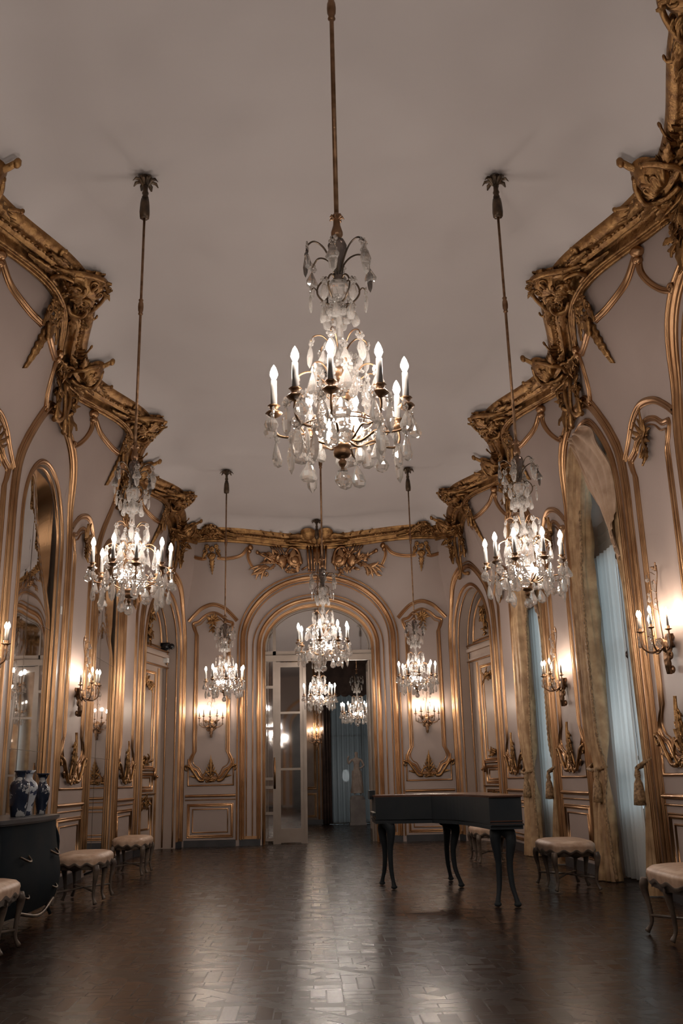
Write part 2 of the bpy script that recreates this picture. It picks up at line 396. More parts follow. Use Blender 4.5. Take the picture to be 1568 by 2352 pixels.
mb = MB(); mb.box(-7, 7, YB-.2, 28, CZ, CZ+.15); S(mb.build('ceiling', CEILM, origin=(0, 0, 0), smooth=False))
# backing shell so that no light leaks round the recesses (outer faces of the side walls)
mb = MB(); mb.box(-WX-.9, -WX-.8, YB-.2, 18.3, 0, CZ); S(mb.build('wall_outer_left', WALLM, origin=(0, 0, 0), smooth=False))

def reveal(mb, c, a, zs, b, depth, d0=0.0):
    P = arch(c, a, zs, b, 0, 40)
    mb.grid([[(p[0], p[1], d0-depth*k/2) for k in range(3)] for p in P])

NT = [0]
def trim(mb, wall, m=None, **k):
    NT[0] += 1
    return S(mb.build('trim_%d' % NT[0], m or GOLD, fr=wall, origin=(0, 0, 0), **k))

# ---------------------------------------------------------------- cornice
CPROF = [(0, -.19), (.02, -.19), (.032, -.175), (.028, -.16), (.045, -.15), (.055, -.155), (.066, -.135), (.07, -.08), (.09, -.05), (.13, -.05), (.148, -.085), (.16, -.105), (.172, -.095), (.18, -.08), (.25, -.06), (.258, -.065), (.272, -.055), (.29, -.045), (.318, -.032), (.33, -.012), (.332, .01)]
def cornice(wall, s0, s1):
    mb = MB(); n = int((s1-s0)/.07); rows = []
    for i in range(n+1):
        s_ = s0+(s1-s0)*i/n; rows.append([(s_, p[0], -p[1]) for p in CPROF])
    mb.grid(rows)
    # carved beads along the frieze
    L = s1-s0; q = int(L/.055)
    for i in range(q):
        s_ = s0+(i+.5)*L/q
        if i % 3 == 2: mb.ball((s_, .215, .072), .022, 6, (1.3, 1, .8))
        else: mb.ball((s_, .215, .07), .016, 6, (1, 1, .8))
    NT[0] += 1
    S(mb.build('trim_%d' % NT[0], GOLDD, fr=wall.ceil, origin=(0, 0, 0)))
    mb = MB(); rows = []
    for i in range(n+1):
        s_ = s0+(s1-s0)*i/n; rows.append([(s_, .325+.53*q/10, .0015) for q in range(11)])
    mb.grid(rows); S(mb.build('ceiling_cove', CEILM, fr=wall.ceil, origin=(0, 0, 0)))
cornice(WL, YB, 15.55); cornice(WR, YB, 15.55); cornice(WE, -2.35, 2.35); cornice(WCL, -.1, LC-.05); cornice(WCR, -.1, LC-.05)

# ---------------------------------------------------------------- ornaments on the cornice
def cartouche(wall, c, rnd, kx=1.0):
    mb = MB(); R = random.Random(rnd)
    # bulging boss spreading on to the ceiling
    rows = []
    for i in range(9):
        t = i/8; row = []
        for j in range(36):
            a = 2*PI*j/36; k = 1+.05*math.cos(9*a)
            rx, ry = .27*k, .27*k
            row.append((c+rx*t*math.cos(a), .40+ry*t*math.sin(a), .04+.10*math.sqrt(max(0, 1-t*t))*(1+.12*math.cos(9*a)*t)))
        rows.append(row)
    mb.grid(rows, closev=True)
    fan(mb, (c, .12), PI/2, .38, 2.0, 7, .06, .12)
    for sg in (-1, 1):
        scroll(mb, cr([(c+sg*.42, .22), (c+sg*.36, .40), (c+sg*.24, .56), (c+sg*.10, .66), (c+sg*.03, .66)], 6), .038, .024, .08, .03)
        scroll(mb, cr([(c+sg*.20, .10), (c+sg*.34, .14), (c+sg*.38, .28), (c+sg*.28, .36), (c+sg*.2, .3)], 6), .034, .018, .12, .03)
        volute(mb, (c+sg*.40, .26), .09, PI/2, sg*1.2, .026, .09)
        leaf(mb, (c+sg*.33, .34), (0 if sg > 0 else PI)+sg*.25, .36, .07, -sg*.2, .03, .03, .02, 5, 10, .06)
        leaf(mb, (c+sg*.30, .2), (0 if sg > 0 else PI)-sg*.15, .46, .075, sg*.25, .03, .03, .02, 5, 10, .10)
        leaf(mb, (c+sg*.42, .32), PI/2-sg*.5, .2, .05, -sg*.9, .02, .02, .03, 3, 8, .05)
        scroll(mb, cr([(c+sg*.55, .3), (c+sg*.58, .40), (c+sg*.62, .47), (c+sg*.60, .50)], 5), .02, .016, .05)
        scroll(mb, cr([(c+sg*.70, .3), (c+sg*.73, .37), (c+sg*.76, .39)], 5), .016, .014, .05)
        for k in range(3): leaf(mb, (c+sg*(.1+.06*k), .60-.07*k), PI/2-sg*(.3+.35*k), .11, .028, 0, .01, .015, .02, 2, 5, .05)
    leaf(mb, (c, .56), PI/2, .18, .05, 0, .02, .025, .03, 3, 8, .07)
    for k in range(26):
        a = R.uniform(0, 2*PI); rr = R.uniform(.08, .27)
        leaf(mb, (c+rr*math.cos(a), .4+rr*math.sin(a)), a+R.uniform(-.8, .8), R.uniform(.07, .13), .022, R.uniform(-1.5, 1.5), .02, .018, .02, 3, 5, .10+.06*(1-rr/.27))
    for sg in (-1, 1):
        volute(mb, (c+sg*.13, .36), .085, PI/2, sg*1.4, .022, .15); volute(mb, (c+sg*.09, .56), .05, -PI/2, sg*1.3, .016, .12)
        for k in range(5): leaf(mb, (c+sg*(.36+.07*k), .36-.02*k), PI/2-sg*(.5-.1*k), .12, .025, -sg*.8, .02, .02, .02, 2, 6, .06)
    mb.v = [(c+(x-c)*kx, y*.70 if y > 0 else y, z) for x, y, z in mb.v]
    return mb.build('gilt_cartouche', GOLDD, fr=wall.ceil)
def cart_pendant(wall, c, zt=5.36, k=1.0):
    """flowers and long leaf hanging below a cartouche on the wall"""
    mb = MB()
    for (a, z, r) in ((0, zt-.05, .085), (-.11, zt-.0, .065), (.11, zt-.0, .065), (.05, zt-.16, .055), (-.06, zt-.17, .06)): rosette(mb, (c+a*k, z), r*k, .05)
    for sg in (-1, 1):
        volute(mb, (c+sg*.16*k, zt-.1*k), .06*k, PI/2, sg*1.3, .018, .05)
        leaf(mb, (c+sg*.1*k, zt-.1*k), -PI/2+sg*.8, .22*k, .045*k, -sg*.6, .03, .02, .04, 4, 8, .03)
    leaf(mb, (c, zt-.16*k), -PI/2, .46*k, .06*k, 0, .02, .04, .0, 7, 14, .02); leaf(mb, (c, zt-.14*k), -PI/2, .2*k, .09*k, 0, .04, .03, .03, 4, 9, .03)
    volute(mb, (c, zt-.24*k), .06*k, 0, 1.4, .017, .07)
    return mb.build('hanging_leaf', GOLDD, fr=wall)
def shell_orn(wall, c, rnd, kx=1.0):
    mb = MB()
    fan(mb, (c, .28), PI/2, .24, 2.6, 7, .06, .14)
    rows = []
    for i in range(7):
        t = i/6
        rows.append([(c+.17*t*math.cos(2*PI*j/24), .40+.17*t*math.sin(2*PI*j/24), .05+.12*math.sqrt(max(0, 1-t*t))) for j in range(24)])
    mb.grid(rows, closev=True)
    scroll(mb, cr([(c, .50), (c+.01, .58), (c, .64), (c, .67)], 6), .036, .03, .07)
    for sg in (-1, 1):
        scroll(mb, cr([(c+sg*.05, .12), (c+sg*.2, .2), (c+sg*.24, .34), (c+sg*.17, .46), (c+sg*.08, .52)], 6), .034, .02, .1, .03)
        volute(mb, (c+sg*.22, .18), .09, -PI/2, sg*1.2, .026, .12)
        for j, (a0, L, b0) in enumerate(((.15, .40, .22), (.42, .34, .3), (-.1, .46, .14))):
            leaf(mb, (c+sg*.14, b0), (0 if sg > 0 else PI)+sg*a0, L, .065, -sg*.5, .03, .028, .03, 5, 10, .06+.02*j)
        scroll(mb, cr([(c+sg*.40, .30), (c+sg*.45, .39), (c+sg*.52, .44)], 5), .018, .017, .05)
        for k in range(6): leaf(mb, (c+sg*(.16+.08*k), .34-.02*k), PI/2-sg*(.4-.06*k), .13, .026, -sg*.8, .02, .02, .02, 2, 6, .06)
        volute(mb, (c+sg*.07, .42), .06, PI/2, sg*1.3, .017, .16)
    mb.v = [(c+(x-c)*kx, y*.84 if y > 0 else y, z) for x, y, z in mb.v]
    return mb.build('gilt_shell', GOLDD, fr=wall.ceil)
def foliage(mb, c, z, w, h, n, R, base=.02):
    for k in range(n):
        a = c+R.uniform(-w, w); b = z+R.uniform(-h, h); an = R.uniform(0, 2*PI)
        leaf(mb, (a, b), an, R.uniform(.08, .16), R.uniform(.018, .04), R.uniform(-1.2, 1.2), R.uniform(.02, .05), .015, R.uniform(0, .04), 3, 6, base+R.uniform(0, .04))
    for k in range(n//3): rosette(mb, (c+R.uniform(-w, w)*.6, z+R.uniform(-h, h)*.7), R.uniform(.03, .055), base+.04, 5)
def keystone(wall, c, ztop, rnd, zc=5.40):
    mb = MB(); R = random.Random(rnd)
    for sg in (-1, 1):
        scroll(mb, cr([(c+sg*.03, zc), (c+sg*.11, zc-.1), (c+sg*.09, (zc+ztop)/2), (c+sg*.04, ztop+.06), (c+sg*.1, ztop-.03), (c+sg*.2, ztop-.05)], 7), .034, .03, .05, .05, True, 7, .7)
        foliage(mb, c+sg*.30, zc-.14, .10, .09, 12, R); foliage(mb, c+sg*.26, zc-.34, .07, .14, 12, R)
        leaf(mb, (c+sg*.24, zc-.22), -PI/2+sg*.15, .34, .07, 0, .05, .03, .02, 6, 10, .03)
        scroll(mb, cr([(c+sg*.2, zc-.1), (c+sg*.38, zc-.02), (c+sg*.42, zc+.05)], 5), .014, .012, .04)
    fan(mb, (c, zc-.12), PI/2, .12, 2.4, 5, .05, .06)
    return mb.build('keystone_bouquet', GOLDD, fr=wall)

SIDE_N = {0: 'first', 1: 'second', 2: 'third', 3: 'fourth', 4: 'fifth'}
def ornament_tags(o, label, cat, group): tag(o, label, cat, group)
where_pan = {1: 'above the nearest narrow panel', 2: 'above the sconce panel nearest the camera', 3: 'above the middle sconce panel', 4: 'above the panel next to the corner door'}
for side, wall in (('left', WL), ('right', WR)):
    for i in (1, 2, 3, 4):
        if side == 'left' and i == 1: pass
        tag(cartouche(wall, PAN[i], i), 'gilded cartouche on the %s cornice, %s' % (side, where_pan[i]), 'cartouche', 'gilded cartouches spreading from the cornice on to the ceiling')
        tag(cart_pendant(wall, PAN[i]), 'gilded pointed leaf on the %s wall %s' % (side, where_pan[i]), 'ornament', 'gilded leaf pendants under the cartouches')
    thing = 'mirror' if side == 'left' else 'curtained window'
    for i, wh in ((1, 'nearest'), (2, 'middle'), (3, 'farthest')):
        tag(shell_orn(wall, ARC[i], i+10), 'gilded shell with tongue on the cornice above the %s %s on the %s' % (wh, thing, side), 'shell ornament', 'gilded shells on the cornice over the arches')
        tag(keystone(wall, ARC[i], 4.92, i+20), 'gilded bouquet and scrolls over the arch of the %s %s on the %s' % (wh, thing, side), 'ornament', 'gilded keystone bouquets over the arches')
for side, x in (('left', -1.97), ('right', 1.97)):
    tag(cartouche(WE, x, 30, .62), 'gilded cartouche on the end wall cornice, %s of the glass door' % side, 'cartouche', 'gilded cartouches spreading from the cornice on to the ceiling')
    tag(cart_pendant(WE, x, 5.33, .8), 'gilded leaf pendant on the end wall, %s of the glass door' % side, 'ornament', 'gilded leaf pendants under the cartouches')
for side, wall in (('left', WCL), ('right', WCR)):
    tag(shell_orn(wall, LC/2, 40, .8), 'gilded shell on the cornice over the %s corner door' % side, 'shell ornament', 'gilded shells on the cornice over the arches')
    tag(keystone(wall, LC/2, 4.62, 41), 'gilded bouquet on the wall over the %s corner door' % side, 'ornament', 'gilded keystone bouquets over the arches')
# canopy shell and trophy over the end door
mb = MB()
for sg in (-1, 1):
    rows = []
    for i in range(7):
        t = i/6; rows.append([(sg*.16+.15*t*math.cos(2*PI*j/20), .42+.13*t*math.sin(2*PI*j/20), .06+.07*math.sqrt(max(0, 1-t*t))) for j in range(20)])
    mb.grid(rows, closev=True)
    for (a0, L, b0) in ((.1, .55, .26), (.25, .45, .34), (-.1, .62, .16)): leaf(mb, (sg*.08, b0), (0 if sg > 0 else PI)+sg*a0, L, .07, -sg*.35, .03, .03, .03, 6, 10, .07)
    scroll(mb, cr([(sg*.05, .1), (sg*.16, .16), (sg*.3, .2), (sg*.5, .22)], 5), .03, .016, .12)
    for k in range(4): scroll(mb, [(sg*(.45+.18*k), .32), (sg*(.47+.18*k), .37), (sg*(.50+.18*k), .38)], .014, .013, .05)
fan(mb, (0, .12), PI/2, .30, 2.4, 7, .05, .10)
o = mb.build('gilt_shell', GOLDD, fr=WE.ceil); tag(o, 'dark gilded double shell on the cornice at the centre of the end wall', 'shell ornament')
mb = MB(); R = random.Random(5)
for sg in (-1, 1):
    for k, a in enumerate((.06, .12, .18)): scroll(mb, [(sg*a, 5.42), (sg*(a-.01), 5.2), (sg*(a*.85), 4.93)], .022, .02, .05, .03, True)
    mb.lathe_xyz((sg*.42, 5.12, .05), .15, 16, (1, 1, .35)); mb.lathe_xyz((sg*.42, 5.12, .09), .08, 12, (1, 1, .4))
    mb.lathe_xyz((sg*.66, 5.1, .04), .12, 12, (.8, 1.1, .4))
    leaf(mb, (sg*.5, 5.0), PI/2+sg*.3, .36, .09, -sg*.3, .05, .03, .02, 2, 10, .04)
    scroll(mb, cr([(sg*.3, 5.05), (sg*.36, 5.3), (sg*.5, 5.36), (sg*.58, 5.26)], 6), .035, .02, .07)
    for k in range(5): scroll(mb, [(sg*(.62+.045*k), 5.24), (sg*(.70+.045*k), 5.40-.01*k)], .013, .012, .05, 0, False)
    scroll(mb, [(sg*.6, 4.98), (sg*1.0, 5.18), (sg*1.12, 5.24)], .018, .03, .05)
    for k in range(9): leaf(mb, (sg*(.7+.05*k), 5.1-.03*k+.05*(k % 2)), (0 if sg > 0 else PI)+sg*R.uniform(-1.1, .9), R.uniform(.14, .26), .032, sg*R.uniform(-1, 1), .02, .018, .03, 4, 8, .03)
    foliage(mb, sg*.85, 5.14, .12, .1, 14, R); foliage(mb, sg*.55, 5.2, .1, .08, 10, R); foliage(mb, sg*.5, 4.93, .2, .04, 12, R)
    for k in range(4): leaf(mb, (sg*(.95+.02*k), 5.0), (0 if sg > 0 else PI)-sg*(.9-.3*k), .3, .025, -sg*.7, .02, .015, .02, 2, 8, .02)
leaf(mb, (0, 5.36), -PI/2, .36, .07, 0, .05, .03, .0, 5, 10, .06); rosette(mb, (0, 5.1), .06, .1)
o = mb.build('music_trophy', GOLD, fr=WE); tag(o, 'gilded trophy of instruments and foliage above the arched glass door', 'ornament')

# ---------------------------------------------------------------- arches, panels, frames
def archivolt(wall, c, a, zs, b, w, d, m=GOLD, z0=.1):
    mb = MB(); mould(mb, arch(c, a, zs, b, z0, 44), w, d); return trim(mb, wall, m)
def panel(wall, c, h, ox=1.0):
    k = h/.49*.78+.22 if h > .5 else 1.0
    mb = MB()
    # lower sconce panel frame with bracketed corners
    fx = h*.66
    top = cr([(-fx, 3.78), (-fx*1.12, 3.86), (-fx*1.18, 3.96), (-fx*.85, 4.0), (-fx*.5, 4.10), (0, 4.16), (fx*.5, 4.10), (fx*.85, 4.0), (fx*1.18, 3.96), (fx*1.12, 3.86), (fx, 3.78)], 6)
    side = subdiv([(fx, 3.78), (fx, 1.60)], .2)
    bot = cr([(fx, 1.60), (fx*1.15, 1.52), (fx*1.22, 1.42), (fx*1.05, 1.34), (fx*.8, 1.30), (fx*.6, 1.20), (fx*.35, 1.16), (0, 1.17)], 6)
    ring = top + side[1:] + bot[1:] + [(-a, z) for a, z in reversed(bot)][1:] + [(-a, z) for a, z in reversed(side)][1:]
    mould(mb, [(c+a, z) for a, z in ring], .055, .028, closed=True)
    mould(mb, [(c+a*.86, z-(.05 if z > 3.7 else 0)+(.04 if z < 1.62 else 0)) for a, z in ring], .018, .018, BEAD, closed=True)
    # straight outer corners and bottom line
    mould(mb, subdiv([(c-h*.86, 1.5), (c-h*.86, 1.04), (c+h*.86, 1.04), (c+h*.86, 1.5)], .2), .03, .02, BEAD)
    # hood: ogee across the panel
    hood = cr([(-h*.97, 4.00), (-h*.72, 4.13), (-h*.42, 4.25), (0, 4.31), (h*.42, 4.25), (h*.72, 4.13), (h*.97, 4.00)], 7)
    mould(mb, [(c+a, z) for a, z in hood], .07, .035)
    trim(mb, wall)
    mb = MB()
    # chair rail and wainscot panel
    mould(mb, subdiv([(c-h*.95, .86), (c+h*.95, .86)], .3), .045, .035, BEAD)
    mould(mb, subdiv([(c-h*.95, .79), (c+h*.95, .79)], .3), .02, .018, BEAD)
    mould(mb, rect(c-h*.82, c+h*.82, .17, .70), .05, .026, closed=True)
    mould(mb, rect(c-h*.66, c+h*.66, .24, .63), .02, .016, BEAD, closed=True)
    trim(mb, wall)
    mb = MB(); mb.box(c-h*.97, c+h*.97, 0, .11, -.01, .035)
    S(mb.build('baseboard_%d' % NT[0], SKIRT, fr=wall, origin=(0, 0, 0), smooth=False))
def upper_frame(wall, c, xl, xr, top=5.38, kl=.74, kr=.74, drop=True):
    """rococo frame of the upper field: arms from the cartouche to two knobs, S sides down to the arch shoulders"""
    mb = MB()
    for sg, kk, xe in ((-1, kl, xl), (1, kr, xr)):
        arm = cr([(c+sg*.10, top-.20), (c+sg*.3*kk/.74, top-.21), (c+sg*.55*kk/.74, top-.15), (c+sg*(kk-.05), top+.0)], 6)
        mould(mb, arm, .06, .04)
        mb.ball((c+sg*kk, top+.0, .03), .055, 8); mb.ball((c+sg*(kk-.02), top-.07, .03), .04, 8)
        side = cr([(c+sg*(kk-.02), top-.03), (c+sg*(kk-.05), top-.16), (c+sg*(kk+.0), top-.30), (c+sg*(kk+.10), top-.42), (c+sg*(kk+xe), top-.50)], 7)
        mould(mb, side, .055, .04)
        volute(mb, (c+sg*(kk+xe), top-.47), .045, -PI/2, sg*1.0, .016, .03)
    trim(mb, wall)
def crest(wall, c, k, nm='panel_crest'):
    mb = MB(); z = 1.10
    for q in range(5):      # tapering palmette of small leaves
        zz = z+.10+.065*q*k; w_ = (.13-.022*q)*k
        for sg in (-1, 1): leaf(mb, (c, zz), PI/2-sg*(1.0-.12*q), w_*1.3, .022*k, sg*.6, .02, .02, .02, 2, 6, .015)
    leaf(mb, (c, z+.1), PI/2, .40*k, .028*k, 0, .03, .025, .01, 5, 12, .02)
    for sg in (-1, 1):
        scroll(mb, cr([(c+sg*.02, z+.20*k), (c+sg*.10*k, z+.17*k), (c+sg*.15*k, z+.08*k), (c+sg*.13*k, z+.03)], 6), .016, .012, .03, .01)
        scroll(mb, cr([(c+sg*.13*k, z+.02), (c+sg*.22*k, z+.03), (c+sg*.31*k, z+.14), (c+sg*.40*k, z+.25), (c+sg*.48*k, z+.28)], 7), .024, .020, .03, .01)
        volute(mb, (c+sg*.46*k, z+.23), .045*k, PI/2, -sg*1.1, .014, .03)
        leaf(mb, (c+sg*.26*k, z+.07), (0 if sg > 0 else PI)+sg*.5, .16*k, .025*k, -sg*.6, .02, .015, .02, 3, 7, .01)
        volute(mb, (c+sg*.07*k, z+.02), .035*k, 0, sg*1.2, .012, .03)
    rosette(mb, (c, z+.1), .035*k, .03, 5); fan(mb, (c, z-.01), PI/2, .07*k, 2.6, 5, .02, .03)
    return mb.build(nm, GOLDD, fr=wall)
def topspray(wall, c, k, rnd):
    mb = MB(); R = random.Random(rnd)
    for q in range(14):
        a = PI*q/13; leaf(mb, (c+.03*math.cos(a), 4.02), a+PI*(q % 2), R.uniform(.10, .19)*k, .022, R.uniform(-.9, .9), .03, .015, .02, 3, 7, .02+.01*(q % 3))
    for q in range(6): leaf(mb, (c+.012*(q % 2)-.006, 4.0-.035*q), -PI/2+(.7 if q % 2 else -.7), .10, .02, 0, .02, .015, .02, 2, 6, .03)
    leaf(mb, (c, 3.90), -PI/2, .14, .022, 0, .02, .02, .03, 3, 7, .03)
    rosette(mb, (c, 4.03), .055, .05, 6); rosette(mb, (c-.07, 4.01), .035, .04, 5); rosette(mb, (c+.07, 4.01), .035, .04, 5)
    return mb.build('flower_spray', GOLDD, fr=wall)
crests = []
for side, wall in (('left', WL), ('right', WR)):
    for i, wh in ((1, 'nearest'), (2, 'second'), (3, 'third'), (4, 'fourth')):
        c, h = PAN[i], PH[i]
        panel(wall, c, h); upper_frame(wall, c, .22, .22, 5.33, h+.30, h+.30)
        wh2 = {1: 'nearest the camera', 2: 'beside the nearer mirror' if side == 'left' else 'at the right edge of the photo', 3: 'with the middle sconce', 4: 'next to the corner door'}[i]
        tag(crest(wall, c, h/.49*.9), 'gilded leaf crest low on the %s wall panel %s' % (side, wh2), 'ornament', 'gilded crests at the foot of the wall panels')
        tag(topspray(wall, c, h/.49, i), 'gilded flower spray atop the %s wall panel %s' % (side, wh2), 'ornament', 'gilded flower sprays under the panel hoods')
    for i in (1, 2, 3):
        c, h = ARC[i], AH[i]
        archivolt(wall, c, h-.075, 3.60, 1.40, .105, .045)
        if wall is WR: archivolt(wall, c, h-.22, 3.60, 1.22, .035, .035)
        archivolt(wall, c, h+.03, 3.60, 1.47, .035, .03)
for side, x in (('left', -1.97), ('right', 1.97)):
    panel(WE, x, .47)
    upper_frame(WE, x, .06 if side == 'left' else .28, .28 if side == 'left' else .06, 5.33, .50 if side == 'left' else .72, .72 if side == 'left' else .50)
    tag(crest(WE, x, .92), 'gilded crest low on the end wall panel %s of the glass door' % side, 'ornament', 'gilded crests at the foot of the wall panels')
    tag(topspray(WE, x, .9, 9), 'gilded flower spray atop the end wall panel %s of the door' % side, 'ornament', 'gilded flower sprays under the panel hoods')
archivolt(WE, 0, 1.41, 3.62, 1.18, .095, .06); archivolt(WE, 0, 1.50, 3.62, 1.27, .03, .03); archivolt(WE, 0, 1.33, 3.62, 1.1, .025, .025)
archivolt(WE, 0, 1.11, 3.5, .89, .08, .05); archivolt(WE, 0, 1.22, 3.5, .98, .025, .025)
for wall in (WCL, WCR):
    archivolt(wall, LC/2, .99, 3.45, 1.28, .09, .055); archivolt(wall, LC/2, .82, 3.35, 1.05, .055, .04); archivolt(wall, LC/2, 1.06, 3.45, 1.36, .025, .025)
for (s0, s1, wall) in ((-1.45, -1.08, WE), (1.08, 1.45, WE), (.06, .28, WCL), (LC-.28, LC-.06, WCL), (.06, .28, WCR), (LC-.28, LC-.06, WCR)):
    mb = MB(); mb.box(s0, s1, 0, .11, -.01, .03); S(mb.build('baseboard_1', SKIRT, fr=wall, origin=(0, 0, 0), smooth=False))
    mb = MB(); mb.box(s0, s1, .11, .16, -.01, .02); trim(mb, wall, GOLD, smooth=False)

for wall in (WL, WR):
    for c in (-.85, -4.35): archivolt(wall, c, 1.0, 3.60, 1.38, .15, .07)
    for c in (-2.6, -6.1): panel(wall, c, .65)
WB = Wall((0, YB), (1, 0), (0, 1), lambda q: .05)
archivolt(WB, 0, 1.41, 3.62, 1.18, .13, .07); archivolt(WB, 0, 1.12, 3.5, .90, .11, .06); panel(WB, -1.97, .47); panel(WB, 1.97, .47)
mb = MB(); flat_arch_ = [(-1.05*math.cos(PI*i/30), 3.5+.82*math.sin(PI*i/30)) for i in range(31)]
mb.grid([[(p[0], 0, .012), (p[0], p[1], .012)] for p in flat_arch_]); S(mb.build('door_4', SKIRT, fr=WB, origin=(0, 0, 0), smooth=False))
# ---------------------------------------------------------------- left wall mirrors
def flat_arch(mb, c, a, zs, b, d, z0=0.0, thick=.01, n=40):
    P = [(c-a*math.cos(PI*i/n), zs+b*math.sin(PI*i/n)) for i in range(n+1)]
    for dd in (d, d-thick): mb.grid([[(p[0], z0+(p[1]-z0)*k/3, dd) for k in range(4)] for p in P])
    mb.grid([[(p[0], p[1], d), (p[0], p[1], d-thick)] for p in P])
for i, wh in ((0, 'beside the camera'), (1, 'nearest the camera'), (2, 'behind the commode at the left edge'), (3, 'between the middle sconce and the corner door')):
    c = ARC[i]; h = AH[i]; o_ = WL(c, 0, 0)
    root = empty('wall_mirror', o_, 0, 'tall arched gilt framed mirror, '+wh, 'mirror', 'arched mirrors of the left wall')
    mb = MB(); flat_arch(mb, c, .74, 3.62, .78, -.045, .02); mb.build('mirror_plate', MIRROR, root, WL, origin=o_)
    mb = MB(); reveal(mb, c, .72, 3.62, .76, .05, .0); mb.build('frame_reveal', CREAM, root, WL, origin=o_)
    mb = MB()
    mould(mb, arch(c, .745, 3.62, .79, .05, 40), .06, .03)
    mould(mb, arch(c, .695, 3.62, .73, .05, 40), .03, .03, BEAD, d0=-.04)
    o = mb.build('gilt_frame', GOLD, root, WL, origin=o_); o.location = (0, 0, 0)
    mb = MB()
    mb.box(c-.7, c+.7, 1.42, 1.424, -.046, -.0435); mb.box(c-.7, c+.7, 2.72, 2.724, -.046, -.0435); mb.box(c-.2, c-.196, .05, 4.3, -.046, -.0435)
    mb.build('mirror_seam', DARKM, root, WL, origin=o_, smooth=False)
for o in bpy.data.objects:
    if o.parent and o.name.split('.')[0] in ('mirror_plate', 'gilt_frame', 'mirror_seam', 'frame_reveal'): o.location = (0, 0, 0)
c = ARC[2]
mb = MB(); mb.box(c+.81, c+.875, 2.93, 3.02, .0, .02); o = mb.build('motion_sensor', WHITEP, fr=WL, smooth=False); tag(o, 'small square white sensor on the band beside the left mirror', 'sensor')

# ---------------------------------------------------------------- right wall windows, sheers, drapes
def frw(wall, o_): return None
def window_at(c, idx, h):
    a, zs, b = WINO; DP = .42
    o_ = WR(c, 0, 0)
    root = empty('window_%d' % idx, o_, 0, kind='structure')
    mb = MB(); reveal(mb, c, a, zs, b, DP); x = mb.build('window_reveal', CREAM, root, WR, origin=o_); x.location = (0, 0, 0); tag(x, kind='structure')
    # gilt inner edge
    mb = MB(); mould(mb, arch(c, a+.0, zs, b, .05, 40), .06, .05); x = mb.build('window_trim', GOLD, root, WR, origin=o_); x.location = (0, 0, 0)
    # timber frame: centre mullion, jambs, transom box
    mb = MB()
    mould(mb, arch(c, a-.05, zs, b-.05, .0, 40), .12, .05, d0=-DP+.02)
    mb.box(c-.05, c+.05, 0, 3.42, -DP, -DP+.06)
    mb.box(c-.86, c+.86, 0, .70, -DP, -DP+.05)  # solid foot panel, made taller to cut daylight and darken the sheers' bottom
    for z in (1.2, 2.3): mb.box(c-.82, c+.82, z, z+.04, -DP, -DP+.04)
    x = mb.build('window_frame', PELM, root, WR, origin=o_, smooth=False); x.location = (0, 0, 0)
    mb = MB()
    mb.box(c-.86, c+.86, 3.42, 3.86, -DP-.02, -DP+.14)
    for k in range(3): mb.box(c-.86, c+.86, 3.5+.11*k, 3.515+.11*k, -DP+.14, -DP+.15)
    x = mb.build('transom_box', PELM, root, WR, origin=o_, smooth=False); x.location = (0, 0, 0)
    mb = MB(); flat_arch(mb, c, a, zs, b, -DP+.01, .0, .008); x = mb.build('window_pane', PANE, root, WR, origin=o_, smooth=False); x.location = (0, 0, 0)
    mb = MB(); mb.tube([(c, .5, -DP+.22), (c, 3.42, -DP+.22)], .012, 6)
    for z in (1.05, 2.25, 3.3): mb.ball((c, z, -DP+.22), .03, 8, (1, 1.6, 1))
    x = mb.build('espagnolette_bolt', IRON, root, WR, origin=o_); x.location = (0, 0, 0)
    # top ring ornament of the box
    mb = MB(); mb.tube([(c+.07*math.cos(2*PI*k/16), 3.62+.1*math.sin(2*PI*k/16), -DP+.17) for k in range(17)], .009, 6)
    leaf(mb, (c, 3.72), PI/2, .12, .02, 0, .0, .01, 0, 2, 6, -DP+.16); leaf(mb, (c, 3.52), -PI/2, .1, .02, 0, .0, .01, 0, 2, 6, -DP+.16)
    x = mb.build('bolt_ornament', IRON, root, WR, origin=o_); x.location = (0, 0, 0)
    return root
WHERE_W = {0: 'beside the camera', 1: 'nearest the camera at the right edge', 2: 'in the nearer fully visible window', 3: 'in the far window'}
def sheer(c, side, wh):
    s0, s1 = (c-.84, c-.03) if side < 0 else (c+.03, c+.84)
    R = random.Random(int(c*10)+side); ph = [R.uniform(0, 6) for _ in range(4)]
    rows = []
    for i in range(29):
        z = .02+(3.46-.02)*i/28; row = []
        for j in range(61):
            u = j/60; s_ = s0+(s1-s0)*u
            am = .026*(1-.35*z/3.4)
            row.append((s_, z, -.20+am*math.sin(u*2*PI*6.5+ph[0]+.25*math.sin(z*1.3+ph[1]))+am*.5*math.sin(u*2*PI*11+ph[2])))
        rows.append(row)
    mb = MB(); mb.grid(rows); o = mb.build('sheer_curtain', SHEER, fr=WR)
    md = o.modifiers.new('thickness', 'SOLIDIFY'); md.thickness = .0012
    o.modifiers.remove(md)
    tag(o, 'white sheer net curtain hanging %s, %s half' % (wh, 'nearer' if side < 0 else 'farther'), 'curtain', 'sheer net curtains of the right wall')
